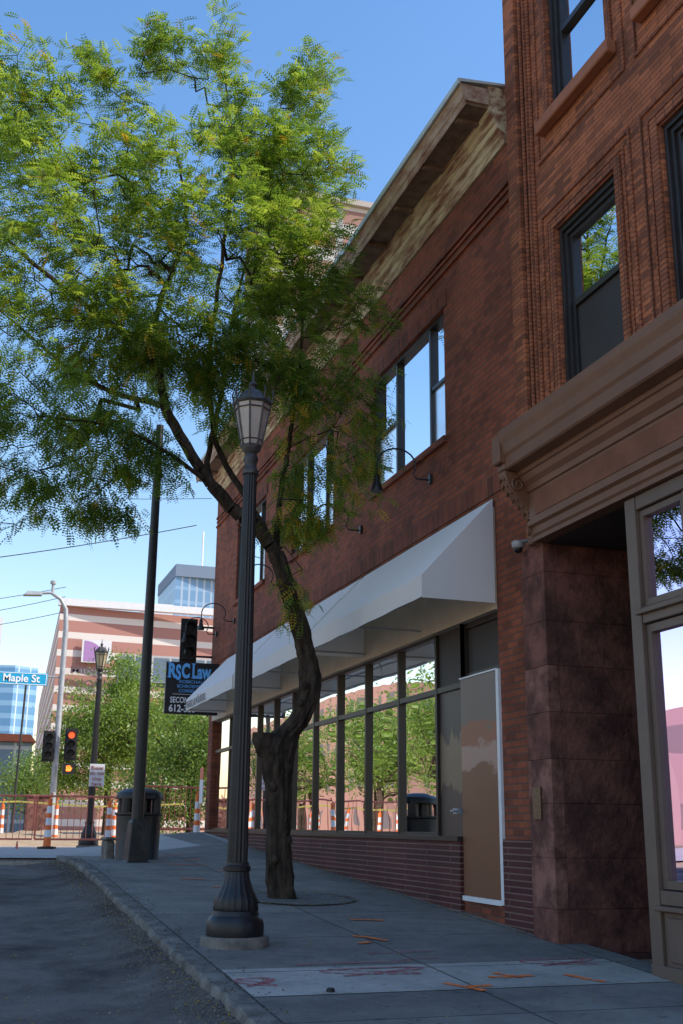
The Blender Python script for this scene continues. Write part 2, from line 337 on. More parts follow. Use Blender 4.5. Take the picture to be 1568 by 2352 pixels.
def ribbon(mb,pts,w):
    for (a,b) in zip(pts,pts[1:]):
        dx,dy=b[0]-a[0],b[1]-a[1];l=math.hypot(dx,dy) or 1;nx,ny=-dy/l*w,dx/l*w
        q=[(a[0]+nx,a[1]+ny),(a[0]-nx,a[1]-ny),(b[0]-nx,b[1]-ny),(b[0]+nx,b[1]+ny)]
        mb.quad(*[(x,y,zs(x,y)+.009) for x,y in q])
def stroke(a,b): 
    out=[]
    for t in fr(0,1,9): out.append((a[0]+(b[0]-a[0])*t+.012*math.sin(t*7+a[0]*9),a[1]+(b[1]-a[1])*t+.012*math.cos(t*6+a[1]*5)))
    return out
mb=MB()
for p in [[(3.22,7.45),(3.38,7.15)],[(3.3,7.3),(3.5,7.33)],[(3.72,7.75),(3.84,7.55)],[(3.6,7.6),(3.95,7.6)],[(4.2,7.6),(4.35,7.3)],[(3.3,9.6),(3.5,9.3)],[(3.2,9.2),(3.35,9.25)],[(3.6,10.6),(3.9,10.5)],[(2.9,13.5),(3.2,13.6)],[(2.7,14.5),(3.0,14.4)],[(3.4,15.5),(3.8,15.6)],[(2.9,16.6),(3.5,16.5)],[(3.3,17.4),(3.6,17.6)],[(2.6,11.3),(2.8,11.35)],[(2.9,18.8),(3.6,18.9)],[(2.5,19.2),(3.0,19.4)]]:
    ribbon(mb,stroke(*p),.030)
o=mb.obj("orange_paint_marking",M['sprayo']);o["kind"]="structure"
mb=MB()
for cx,cy,s in [(2.9,7.95,.34),(4.45,8.1,.28),(1.98,7.7,.12)]:
    pts=[(cx+s*math.sin(t*1.9+.5)*(1-.2*math.sin(t)),cy+.14*math.cos(t*1.37)) for t in fr(0,9,60)]
    ribbon(mb,pts,.015)
for p in [[(3.1,8.7),(3.7,8.75)],[(2.4,8.3),(3.3,8.32)],[(3.3,8.4),(3.6,8.45)]]: ribbon(mb,stroke(*p),.015)
o=mb.obj("red_paint_marking",M['sprayr']);o["kind"]="structure"
def scatter(name,pts,s0,s1,mts,flat=False):
    mb=MB()
    for (x,y,z) in pts:
        s=random.uniform(s0,s1);a=random.random()*6.28;mi=random.randrange(len(mts))
        if flat:
            c,sn=math.cos(a)*s,math.sin(a)*s;t=random.uniform(-.4,.6)*s
            mb.add([(x-c,y-sn,z),(x+sn*.5,y-c*.5,z+t*.5),(x+c,y+sn,z+t),(x-sn*.5,y+c*.5,z)],[(0,1,2,3)],mi)
        else:
            vs=[(x+s*math.cos(a+k*2.1)*random.uniform(.7,1.2),y+s*math.sin(a+k*2.1)*random.uniform(.7,1.2),z-s*.2) for k in range(3)]+[(x,y,z+s*random.uniform(.5,.9))]
            mb.add(vs,[(0,1,3),(1,2,3),(2,0,3)],mi)
    o=mb.obj(name,mts);o["kind"]="stuff";return o
pts=[]
for i in range(6500):
    y=random.uniform(4,19.5);x=1.68-abs(random.gauss(0,.15));pts.append((x,y,hg(x,y)+.016+ramp(x)))
for i in range(1200):
    y=random.uniform(5,19);x=1.70+abs(random.gauss(0,.14));pts.append((x,y,zs(x,y)+.006))
for i in range(3500):
    y=19.6+random.gauss(0,.28);x=random.uniform(-3,1.9);pts.append((x,y,hg(x,y)+.03+.07*math.exp(-((y-19.7)/.25)**2)))
scatter("loose_gravel",pts,.003,.014,[M['gravel'],M['curb'],M['asphalt']])
pts=[]
for i in range(1000):
    y=random.uniform(5,19);x=1.64-abs(random.gauss(0,.14));pts.append((x,y,hg(x,y)+.03+ramp(x)))
for i in range(520):
    y=random.uniform(6,22);x=random.uniform(1.8,4.9);pts.append((x,y,zs(x,y)+.008))
for i in range(700):
    y=random.uniform(9.5,21);x=4.93-abs(random.gauss(0,.07));pts.append((x,y,zs(x,y)+.01))
for i in range(400):
    a=random.random()*6.28;r=.62+random.gauss(0,.05);x=3.55+r*math.cos(a);y=12.3+r*math.sin(a);pts.append((x,y,zs(x,y)+.015))
for i in range(450):
    y=random.uniform(4,19);x=random.uniform(-.5,1.6);pts.append((x,y,hg(x,y)+.02+ramp(x)))
scatter("fallen_leaves",pts,.008,.016,[M['leafy'],M['leafy'],M['dirt']],True)

# ---------------------------------------------------------------- brick building
BB=thing("brick_building",(5,16.8,-.9),"two-storey dark red brick building with weathered cornice","building")
Y0,Y1=9.39,24.25
MY=[11.86,13.05,14.27,15.43,16.6,17.8,18.95,20.1,21.25,22.4,23.8]
wins=[(11.35,13.85),(15.6,17.9),(19.75,22.1)]
ops=[(11.05,23.85,-.10,2.35),(10.12,11.05,-.72,2.35)]+[(a,b,4.41,6.06) for a,b in wins]
mb=MB();mb.wall(5,.28,Y0,Y1,-1.6,7.9,ops)
mb.quad((5,Y0,-1.6),(5,Y0,7.9),(17,Y0,7.9),(17,Y0,-1.6));mb.quad((5,Y1,-1.6),(5,Y1,7.9),(17,Y1,7.9),(17,Y1,-1.6));mb.quad((17,Y0,-1.6),(17,Y0,7.9),(17,Y1,7.9),(17,Y1,-1.6))
mb.quad((5,Y0,7.7),(17,Y0,7.7),(17,Y1,7.7),(5,Y1,7.7))
mb.obj("wall",M['brick'],BB)
for a,b in wins:
    bx("soldier_course",M['soldier'],BB,4.985,5.02,a-.1,b+.1,6.062,6.27)
    bx("sill",M['brick'],BB,4.95,5.02,a-.06,b+.06,4.33,4.408)
bx("soldier_course",M['soldier'],BB,4.985,5.01,9.42,24.2,3.36,3.57)
for x,z0,z1 in ((4.965,6.50,6.545),(4.975,6.62,6.66),(4.965,6.70,6.745)): bx("brick_band",M['brick'],BB,x,5.01,9.42,24.2,z0,z1)
bx("base",M['basebrick'],BB,4.97,5.005,9.42,10.085,-1.5,-.10,label="dark ribbed brick base with pale mortar")
bx("base",M['basebrick'],BB,4.955,5.005,11.055,24.22,-1.5,-.135,label="dark ribbed brick base with pale mortar")
bx("storefront_sill",M['bronze'],BB,4.93,5.2,11.055,23.9,-.132,-.085)
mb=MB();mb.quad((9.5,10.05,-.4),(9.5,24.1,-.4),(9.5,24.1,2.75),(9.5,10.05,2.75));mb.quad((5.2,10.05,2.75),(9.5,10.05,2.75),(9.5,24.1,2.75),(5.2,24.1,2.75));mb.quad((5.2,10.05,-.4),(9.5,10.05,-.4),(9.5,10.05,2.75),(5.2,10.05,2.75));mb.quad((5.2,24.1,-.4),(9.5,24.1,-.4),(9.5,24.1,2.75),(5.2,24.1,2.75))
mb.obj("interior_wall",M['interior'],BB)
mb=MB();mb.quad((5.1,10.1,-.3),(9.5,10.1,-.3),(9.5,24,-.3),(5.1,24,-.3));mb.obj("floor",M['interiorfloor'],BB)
bx("header_panel",M['beige'],BB,4.975,5.12,10.12,23.85,2.145,3.22)
for a,b in zip(MY,MY[1:]):
    d1,d2=random.uniform(-.006,.006),random.uniform(-.006,.006)
    g=MB();g.quad((5.10+d1,a+.02,-.06),(5.10,b-.02,-.06),(5.10+d2,b-.02,1.47),(5.10+d1,a+.02,1.47));g.quad((5.10,a+.02,1.53),(5.10+d2,b-.02,1.53),(5.10+d2,b-.02,2.12),(5.10,a+.02,2.12))
    go=g.obj("window",M['glass'],BB)
    f=MB();f.box(5.05,5.14,a-.026,a+.026,-.085,2.144);f.box(5.055,5.13,a+.027,b-.027,1.47,1.53);f.box(5.055,5.13,a+.027,b-.027,-.085,-.05);f.box(5.055,5.13,a+.027,b-.027,2.11,2.144)
    f.obj("frame",M['bronze'],go)
f=MB();f.box(5.05,5.14,11.02,11.08,-.72,2.144);f.box(5.05,5.14,10.12,10.17,-.72,2.144);f.box(5.055,5.13,11.08,11.833,1.47,1.53);f.box(5.055,5.13,10.17,11.02,1.53,1.60);f.box(5.055,5.13,10.17,11.02,2.08,2.144)
f.obj("door_frame",M['bronze'],BB)
def splitmat(name,top,bot,zt,amp,mid=None,st=(1,4,.6)):
    m,nt,b=newmat(name);b.inputs["Roughness"].default_value=.4
    tc=N(nt,"ShaderNodeTexCoord");sp=N(nt,"ShaderNodeSeparateXYZ");nt.links.new(tc.outputs["Object"],sp.inputs[0])
    mp=N(nt,"ShaderNodeMapping");mp.inputs["Scale"].default_value=st;nt.links.new(tc.outputs["Object"],mp.inputs[0])
    no=N(nt,"ShaderNodeTexNoise");no.inputs["Scale"].default_value=2.2;no.inputs["Detail"].default_value=5;nt.links.new(mp.outputs[0],no.inputs["Vector"])
    a=N(nt,"ShaderNodeMath",operation='MULTIPLY_ADD');a.inputs[1].default_value=amp;nt.links.new(no.outputs[0],a.inputs[0]);nt.links.new(sp.outputs[2],a.inputs[2])
    def step(z):
        r=N(nt,"ShaderNodeMapRange");r.inputs[1].default_value=z+amp*.5-.02;r.inputs[2].default_value=z+amp*.5+.02;nt.links.new(a.outputs[0],r.inputs[0]);return r.outputs[0]
    mx=N(nt,"ShaderNodeMix",data_type='RGBA');mx.inputs[6].default_value=c4(bot);mx.inputs[7].default_value=c4(top);nt.links.new(step(zt),mx.inputs[0]);out=mx.outputs[2]
    for (z,c,above) in (mid or []):
        m3=N(nt,"ShaderNodeMix",data_type='RGBA');nt.links.new(step(z),m3.inputs[0])
        if above: nt.links.new(out,m3.inputs[6]);m3.inputs[7].default_value=c4(c)
        else: m3.inputs[6].default_value=c4(c);nt.links.new(out,m3.inputs[7])
        out=m3.outputs[2]
    nt.links.new(out,b.inputs["Base Color"]);return m
M['panel1']=splitmat("painted_over_glass",(.06,.048,.042),(.22,.16,.10),.95,.5,[(.42,(.075,.053,.044),False)])
M['board']=splitmat("brown_board",(.42,.26,.20),(.21,.09,.043),.60,.45,[(.82,(.30,.11,.055),True),(1.04,(.17,.125,.10),True)],(1,1,2.5))
bx("covered_window",M['panel1'],BB,5.085,5.11,11.083,11.83,-.085,1.468,label="window pane painted over in brown with drips")
bx("transom_panel",M['screen'],BB,5.085,5.11,11.083,11.83,1.532,2.144)
bx("transom_panel",M['screen'],BB,5.085,5.11,10.173,11.017,1.602,2.078)
do=bx("door",M['board'],BB,4.985,5.03,10.15,11.03,-.66,1.53,label="brown board covering the side door")
t=MB();t.box(4.97,5.04,10.09,10.148,-.70,1.535);t.box(4.97,5.04,10.148,11.04,-.71,-.662);t.box(4.975,5.04,10.15,11.045,1.532,1.548);t.obj("frame",M['white'],do,label="pale metal edging strip")
t=MB();t.box(4.95,5.05,11.08,11.2,.14,.2);t.tube([(4.95,11.14,.17),(4.9,11.14,.17),(4.9,11.06,.17)],.012,6);t.obj("handle",M['grey'],do)
for i,(yy) in enumerate([12.42,13.6,14.85]):
    r_=thing("display_rack",(5.4,yy,-.3),"white property listing display rack behind the shop window","display rack","display racks in the shop window")
    q=MB()
    q.add([(5.145,yy-.4,-.3),(5.145,yy+.4,-.3),(5.30,yy+.30,.66),(5.30,yy-.30,.66),(5.165,yy-.4,-.3),(5.165,yy+.4,-.3),(5.32,yy+.30,.66),(5.32,yy-.30,.66)],[(0,1,2,3),(4,7,6,5),(0,3,7,4),(1,5,6,2),(3,2,6,7)])
    q.obj("frame",M['white'],r_)
    for a in range(3):
        for b in range(3):
            z0=-.02+b*.21;z1=z0+.16;k=lambda z:5.139+(z+.3)*.155/.96;w=.8-.2*(z0+.3)/.96;y0=yy-w/2+w*(a/3)+.03;y1=yy-w/2+w*((a+1)/3)-.03
            MB().quad((k(z0),y0,z0),(k(z0),y1,z0),(k(z1),y1,z1),(k(z1),y0,z1)).obj("poster",M['teal'],r_)
def upperwin(a,b,z0,z1):
    x=5.10;go=MB().quad((x,a+.03,z0+.03),(x,b-.03,z0+.03),(x,b-.03,z1-.03),(x,a+.03,z1-.03)).obj("window",M['blind'],BB)
    f=MB();w=.045;X0,X1=5.035,5.13
    f.box(X0,X1,a,a+w,z0,z1);f.box(X0,X1,b-w,b,z0,z1);f.box(X0,X1,a+w,b-w,z0,z0+w);f.box(X0,X1,a+w,b-w,z1-w,z1)
    m1=a+(b-a)*.22;m2=b-(b-a)*.32
    for m_ in (m1,m2): f.box(X0+.01,X1-.01,m_-.022,m_+.022,z0+w,z1-w)
    zm=(z0+z1)/2-.05
    f.box(X0+.02,X1-.02,a+w,m1-.022,zm,zm+.045);f.box(X0+.02,X1-.02,m2+.022,b-w,zm,zm+.045)
    f.obj("frame",M['dark'],go)
    for p,q in ((a+w,m1-.022),(m2+.022,b-w)): MB().quad((5.085,p,z0+w),(5.085,q,z0+w),(5.085,q,zm),(5.085,p,zm)).obj("screen",M['glassscreen'],go)
for a,b in wins: upperwin(a,b,4.41,6.06)
prof=[(5.0,7.22),(4.97,7.22),(4.955,7.28),(4.93,7.30),(4.92,7.36),(4.885,7.38),(4.87,7.44),(4.85,7.45),(4.84,7.52),(4.80,7.54),(4.79,7.60),(4.79,7.89),(5.0,7.89)]
mb=MB();mb.prof_y(prof,9.56,24.35);co=mb.obj("cornice",M['cornice'],BB,label="cornice moulding with peeling pale paint and rust")
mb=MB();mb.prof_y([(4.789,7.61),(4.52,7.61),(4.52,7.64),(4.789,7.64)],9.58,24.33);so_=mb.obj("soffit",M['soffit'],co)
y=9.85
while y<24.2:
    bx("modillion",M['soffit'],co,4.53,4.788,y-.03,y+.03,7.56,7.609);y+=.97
mb=MB();mb.prof_y([(4.788,7.642),(4.515,7.642),(4.515,7.58),(4.50,7.58),(4.495,7.66),(4.48,7.675),(4.475,7.76),(4.45,7.80),(4.445,7.84),(4.788,7.84)],9.55,24.36);mb.obj("fascia",M['fascia'],co)
mb=MB();mb.prof_y([(4.415,7.815),(4.44,7.815),(4.44,7.85),(5.3,7.95),(5.3,7.97),(4.415,7.885)],9.53,24.38);mb.obj("metal_cap",M['cap'],co)

AG="white shop awnings along the brick facade"
def awning(a,b,lab,txt=False):
    A=thing("shop_awning",(5,(a+b)/2,2.2),lab,"awning",AG)
    x0,x1=4.16,4.965;zt,zf,zb=3.3,2.43,2.2
    m=MB();ny=16
    ysl=fr(a,b,ny+1);xsl=fr(0,1,6)
    def P(t,y,k): 
        sag=-.014*math.sin(math.pi*t)*abs(math.sin(math.pi*k*2))
        return (x1+(x0-x1)*t,y,zt+(zf-zt)*t+sag)
    for i in range(ny):
        for j in range(5):
            m.quad(P(xsl[j],ysl[i],i/ny),P(xsl[j+1],ysl[i],i/ny),P(xsl[j+1],ysl[i+1],(i+1)/ny),P(xsl[j],ysl[i+1],(i+1)/ny))
        w0=.008*math.sin(i*1.7);w1=.008*math.sin((i+1)*1.7)
        m.quad((x0,ysl[i],zf),(x0+w0,ysl[i],zb+.01),(x0+w1,ysl[i+1],zb+.01),(x0,ysl[i+1],zf))
    for y in (a,b): m.add([(x1,y,zt),(x0,y,zf),(x0,y,zb),(x1,y,zb)],[(0,1,2,3)])
    o=m.obj("canopy",M['awning'],A)
    f=MB();n=max(2,int((b-a)/2.0))
    for y in fr(a+.05,b-.05,n+1):
        f.tube([(x1,y,zt-.05),(x0+.03,y,zf-.03),(x0+.03,y,zb+.03),(x1,y,zb+.03)],.012,6)
    f.tube([(x0+.03,a+.03,zb+.03),(x0+.03,b-.03,zb+.03)],.012,6);f.tube([(x0+.03,a+.03,zf-.03),(x0+.03,b-.03,zf-.03)],.012,6)
    f.obj("frame",M['grey'],A)
    if txt: text("ENGEL & VÖLKERS",.19,(4.14,22.35,2.24),(0,-1,0),(0,0,1),M['textgrey'],"lettering",A,sx=1.15)
    return A
awning(10.09,14.1,"white sloped canvas awning above the boarded side door")
awning(14.2,18.3,"white sloped canvas awning over shop windows")
awning(18.4,22.5,"white canvas awning with shop name on its valance",True)
def goose(y):
    G=thing("gooseneck_lamp",(5,y,4.02),"black gooseneck wall lamp mounted on red brick facade","wall lamp","gooseneck lamps on the brick facade")
    m=MB();m.box(4.965,4.999,y-.03,y+.03,3.96,4.07);pts=[(4.96,y,4.0),(4.8,y,4.0)]
    for t in fr(-.5,math.pi*.98,12): pts.append((4.55+.25*math.cos(t-.05)*.98,y,4.13+.2*math.sin(t)+.02))
    pts.append((4.30,y,4.0))
    m.tube(pts,.011,8);m.obj("arm",M['black'],G,smooth=True)
    m=MB();m.lathe((4.30,y,3.79),[(.07,0),(.073,.01),(.054,.08),(.038,.12),(.036,.2),(.015,.22)],16);m.obj("lamp_shade",M['black'],G,smooth=True)
for y in (11.78,14.3,18.3,22.05,23.75): goose(y)

S=thing("projecting_sign",(4.9,23.1,2.2),"black projecting law office sign with blue lettering","sign")
bx("board",M['signblack'],S,3.82,4.94,23.1,23.2,2.2,3.27,bevel=.01)
m=MB();m.tube([(4.99,23.15,3.1),(4.9,23.15,3.1)],.03,8);m.obj("bracket",M['black'],S)
def st(b,sz,x,z,mt,bold=0,sx=1,ya=23.09): text(b,sz,(x,ya,z),(1,0,0),(0,0,1),mt,"lettering",S,bold=bold,sx=sx)
st("R",.40,3.86,2.95,M['textblue'],.018,.66);st("S",.42,4.02,2.91,M['textblue'],.016,.56,23.078);st("C",.40,4.14,2.95,M['textblue'],.018,.60,23.066);st("Law",.40,4.36,2.95,M['textblue'],.014,.60)
# small serifs on the capitals
m=MB()
for x0,x1,z in ((3.845,3.93,2.945),(3.99,4.06,2.945),(3.845,3.92,3.232),(4.35,4.43,3.232),(4.35,4.43,2.945)): m.box(x0,x1,23.082,23.094,z,z+.018)
m.obj("serifs",M['textblue'],S)
st("ROBICHAUD",.09,4.10,2.835,M['textblue'],0,1.15);st("SCHROEPFER &",.09,4.06,2.74,M['textblue'],0,1.05);st("CORREIA, P.A.",.09,4.10,2.645,M['textblue'],0,1.05)
bx("rule_line",M['textwhite'],S,3.98,4.84,23.088,23.099,2.60,2.607)
st("SECOND FLOOR",.165,3.93,2.43,M['textwhite'],.003,.72);st("612-333",.20,3.91,2.245,M['textwhite'],.005,.85)

def signal_head(parent,x,y,z,lit=None,scale=1.0):
    m=MB();h=.34*scale;w=.17*scale
    m.box(x-w,x+w,y-.0,y+.18,z,z+3*h);m.box(x-w*1.35,x+w*1.35,y+.06,y+.075,z-.08,z+3*h+.08)
    for i in range(3):
        zc=z+h*(i+.5);r=.14*scale;n=12
        for k in range(n):
            a0=-.35+ (math.pi+.7)*k/n;a1=-.35+(math.pi+.7)*(k+1)/n
            m.quad((x+r*math.cos(a0),y,zc+r*math.sin(a0)),(x+r*math.cos(a1),y,zc+r*math.sin(a1)),(x+r*math.cos(a1),y-.2,zc+r*math.sin(a1)),(x+r*math.cos(a0),y-.2,zc+r*math.sin(a0)))
    o=m.obj("signal_head",M['black'],parent)
    for i,nm in enumerate(("green_lens","amber_lens","red_lens")):
        zc=z+h*(i+.5);q=MB();q.lathe((0,0,0),[(.12*scale,0),(.1*scale,.02)],16)
        q.v=[(x+a,y-.005-c,zc+b) for a,b,c in q.v]
        q.obj(nm,M['redlamp'] if (i==2 and lit=='red') else M['signblack'],o)
    return o
T=thing("traffic_signal",(4.99,24.1,3.7),"black traffic signal bracketed to the brick building corner","traffic signal")
m=MB();m.tube([(4.99,24.1,4.2),(4.4,24.1,4.2),(4.4,24.1,3.55),(4.99,24.1,3.55)],.025,8);m.obj("bracket",M['black'],T)
signal_head(T,4.42,23.9,3.45,scale=.8)
C=thing("security_camera",(4.9,9.28,2.65),"white dome security camera under the brown cornice","security camera")
m=MB();m.lathe((4.82,9.28,2.585),[(.02,-.03),(.045,-.015),(.058,0),(.062,.04),(.045,.055)],20);m.tube([(4.82,9.28,2.625),(4.92,9.28,2.65)],.022,8);m.obj("housing",M['grey'],C,smooth=True)
m=MB();m.lathe((4.82,9.28,2.52),[(.01,0),(.032,.01),(.044,.03),(.046,.055)],20);m.obj("dome",M['signblack'],C,smooth=True)
q=thing("notice_sign",(4.95,24.22,.7),"small red and white notice sign at the building corner","sign")
bx("board",M['redpaint'],q,4.93,4.95,24.28,24.62,.95,1.2);bx("panel",M['white'],q,4.93,4.95,24.28,24.62,.45,.945)

# ---------------------------------------------------------------- brown building
RB=thing("brownstone_building",(4.9,5,-1),"tall orange-brown brick building with stone entrance and brown cornice","building")
X=4.97;TOP=9.8
bw=[(7.5,8.55),(5.75,6.8),(3.9,4.95)]
ops=[]
for a,b in bw: ops+= [(a,b,3.93,5.6),(a,b,6.88,8.75)]
mb=MB();mb.wall(X,.3,-5,9.385,3.3,TOP,ops)
mb.quad((X,9.385,2.55),(X,9.385,TOP),(17,9.385,TOP),(17,9.385,2.55));mb.quad((X,-5,-1.7),(X,-5,TOP),(17,-5,TOP),(17,-5,-1.7));mb.quad((X,-5,TOP),(17,-5,TOP),(17,9.385,TOP),(X,9.385,TOP));mb.quad((17,-5,-1.7),(17,-5,TOP),(17,9.385,TOP),(17,9.385,-1.7))
mb.quad((X,-5,2.9),(17,-5,2.9),(17,9.385,2.9),(X,9.385,2.9));mb.quad((X,8.9,2.56),(X,9.385,2.56),(X,9.385,3.3),(X,8.9,3.3))
mb.obj("wall",M['brown_brick'],RB)
bx("pilaster",M['brown_brick'],RB,4.9,4.968,9.15,9.384,3.0,TOP-.1,bevel=.01)
for y in (9.10,9.0,8.93): MB().tube([(4.955,y,3.8),(4.955,y,TOP-.1)],.022,8).obj("moulding",M['rope'],RB)
def ring(m,a,b,z0,z1,w,x0,bottom=True):
    m.box(x0,4.969,a-w,a,z0,z1);m.box(x0,4.969,b,b+w,z0,z1);m.box(x0,4.969,a-w,b+w,z1,z1+w)
    if bottom: m.box(x0,4.969,a-w,b+w,z0-w,z0)
for a,b in bw:
    m=MB();ring(m,a-.02,b+.02,3.8,5.62,.09,4.945,False);ring(m,a-.24,b+.24,3.8,5.84,.035,4.952,False);ring(m,a-.15,b+.15,3.8,5.74,.02,4.958,False);m.obj("window_surround",M['rope'],RB)
    m=MB();ring(m,a-.02,b+.02,6.86,8.77,.09,4.945);ring(m,a-.24,b+.24,6.5,9.0,.035,4.952);m.obj("window_surround",M['rope'],RB)
    bx("sill",M['terra'],RB,4.86,4.969,a-.16,b+.16,6.72,6.858,bevel=.012)
    for z0,z1 in ((3.93,5.6),(6.88,8.75)):
        x=5.10;zm=(z0+z1)/2
        go=MB().quad((x,a+.05,z0+.05),(x,b-.05,z0+.05),(x,b-.05,z1-.05),(x,a+.05,z1-.05)).obj("window",M['darkglass'],RB)
        f=MB()
        for k,(o_,xx) in enumerate(((.0,5.0),(.045,5.03),(.09,5.06))):
            f.box(xx,5.14,a+o_,a+o_+.045,z0,z1);f.box(xx,5.14,b-o_-.045,b-o_,z0,z1);f.box(xx,5.14,a+o_+.045,b-o_-.045,z1-o_-.045,z1-o_)
        f.box(5.02,5.14,a+.135,b-.135,z0,z0+.07);f.box(5.05,5.14,a+.135,b-.135,zm-.03,zm+.03)
        f.obj("frame",M['dark'],go)
        if z0<5: MB().quad((5.085,a+.135,z0+.07),(5.085,b-.135,z0+.07),(5.085,b-.135,zm-.03),(5.085,a+.135,zm-.03)).obj("screen",M['screen'],go)
prof=[(4.96,2.56),(4.82,2.56),(4.82,2.60),(4.80,2.62),(4.80,2.68),(4.765,2.70),(4.765,2.745),(4.79,2.76),(4.79,3.02),(4.77,3.03),(4.76,3.08),(4.72,3.12),(4.70,3.17),(4.68,3.18),(4.68,3.22),(4.57,3.235),(4.555,3.25),(4.555,3.35),(4.535,3.38),(4.52,3.46),(4.495,3.52),(4.49,3.54),(4.49,3.60),(4.96,3.79)]
mb=MB();mb.prof_y(prof,-4.9,8.97);co=mb.obj("cornice",M['brownpaint'],RB,label="brown painted moulded shopfront cornice")
bx("frieze_panel",M['frieze'],co,4.782,4.789,4,8.85,2.785,2.995)
mb=MB()
def br(t): return 4.84-.30*(1-t)**1.6-.05*math.sin(t*math.pi*2.2)
zt,zb=3.23,2.55
pr=[(4.90,zt)]+[(br(t),zt-(zt-zb)*t) for t in fr(0,1,22)]+[(4.90,zb)]
mb.prof_y(pr,8.975,9.11);bo=mb.obj("scroll_bracket",M['brownpaint'],RB,bevel=.012,label="carved scroll bracket at the cornice end")
mb=MB()
for cx,cz,r0 in ((4.68,3.1,.075),(4.8,2.67,.045)):
    pts=[(cx+r0*(1-t*.8)*math.cos(t*9+1),8.966,cz+r0*(1-t*.8)*math.sin(t*9+1)) for t in fr(0,1,26)];mb.tube(pts,.012,6)
for k in range(9):
    z=2.66+k*.06;mb.tube([(br((zt-z)/(zt-zb))-.004,8.99,z),(br((zt-z)/(zt-zb))-.018,9.04,z+.03),(br((zt-z)/(zt-zb))-.004,9.10,z)],.014,6)
mb.obj("carving",M['brownpaint'],bo,smooth=True)
mb=MB();mb.box(4.49,4.9,8.972,9.12,3.3,3.58);mb.box(4.54,4.9,8.973,9.11,3.235,3.3);mb.obj("cornice_return",M['brownpaint'],RB,bevel=.012)
mb=MB();z=-1.5
while z<2.5:
    h=random.uniform(.34,.48);z1=min(z+h,2.555)
    if 2.555-z1<.18: z1=2.555
    mb.box(4.9+random.uniform(0,.003),5.02,8.95+random.uniform(0,.003),9.38,z+.0008,z1-.0008,random.choice([0,1]))
    x=5.022
    while x<7:
        w=random.uniform(.6,1.1);mb.box(x,x+w-.002,8.953+random.uniform(0,.004),9.38,z+.0008,z1-.0008,0);x+=w
    z=z1
mb.obj("stone_pillar",[M['stone'],M['stonelight']],RB,bevel=.004,label="worn reddish brownstone pier and entrance wall")
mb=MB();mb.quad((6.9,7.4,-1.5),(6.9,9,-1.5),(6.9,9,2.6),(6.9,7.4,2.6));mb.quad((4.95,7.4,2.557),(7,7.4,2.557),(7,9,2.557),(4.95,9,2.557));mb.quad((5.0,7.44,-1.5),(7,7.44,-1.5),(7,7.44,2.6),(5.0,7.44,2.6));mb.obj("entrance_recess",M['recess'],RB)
bx("door",M['dark'],RB,6.82,6.89,7.7,8.7,-.95,1.6)
po=bx("plaque",M['brass'],RB,4.885,4.899,9.14,9.29,.08,.36,label="small bronze wall plaque")
f=MB();b_=4.86
f.box(b_,5.02,7.36,7.5,-1.4,2.55)
f.box(b_+.01,5.0,-4.8,7.358,1.53,1.66);f.box(b_-.03,5.0,-4.8,7.40,1.60,1.64)
f.box(b_+.01,5.0,-4.8,7.358,2.44,2.555)
f.box(b_+.01,5.0,-4.8,7.358,-.52,-.42);f.box(b_-.03,5.0,-4.8,7.40,-.56,-.525)
f.box(b_+.03,5.0,-4.8,7.358,-1.5,-.565);f.box(b_-.01,5.0,-4.8,7.5,-1.5,-.93)
f.box(b_+.01,b_+.03,6.3,7.28,-.9,-.6)
for y in (6.72,5.9,5.0,4.1): f.box(b_+.02,5.0,y-.04,y+.04,1.665,2.435)
f.box(b_+.02,5.0,5.3,5.42,-.415,1.525)
f.obj("shopfront_frame",M['greypaint'],RB,bevel=.006)
def inner(a,b,z0,z1,w=.05,mt='glass'):
    g=MB().quad((4.94,a,z0),(4.94,b,z0),(4.94,b,z1),(4.94,a,z1)).obj("window",M[mt],RB)
    f=MB();f.box(4.9,4.97,a,a+w,z0,z1);f.box(4.9,4.97,b-w,b,z0,z1);f.box(4.9,4.97,a+w,b-w,z0,z0+w);f.box(4.9,4.97,a+w,b-w,z1-w,z1);f.obj("frame",M['greypaint'],g)
inner(6.765,7.355,1.67,2.43,.05,'glassl');inner(5.945,6.675,1.67,2.43,.05,'glassl');inner(5.045,5.855,1.67,2.43);inner(5.425,7.355,-.41,1.52,.06,'glassl');inner(3.3,5.295,-.41,1.52,.06,'glassl')
for a,b,z0,z1 in ((7.10,7.30,1.7,2.42),(7.0,7.3,-.35,1.5)):
    g=MB();n=14
    for k in range(n):
        y0=a+(b-a)*k/n;y1=a+(b-a)*(k+1)/n;xa=4.98+.02*(k%2);xb=4.98+.02*((k+1)%2);g.quad((xa,y0,z0),(xb,y1,z0),(xb,y1,z1),(xa,y0,z1))
    g.obj("curtain",M['curtain'],RB)
mb=MB();mb.quad((8,-4.9,-1.2),(8,7.4,-1.2),(8,7.4,2.8),(8,-4.9,2.8));mb.quad((5,-4.9,-.6),(8,-4.9,-.6),(8,7.4,-.6),(5,7.4,-.6));mb.obj("interior_wall",M['interior'],RB)

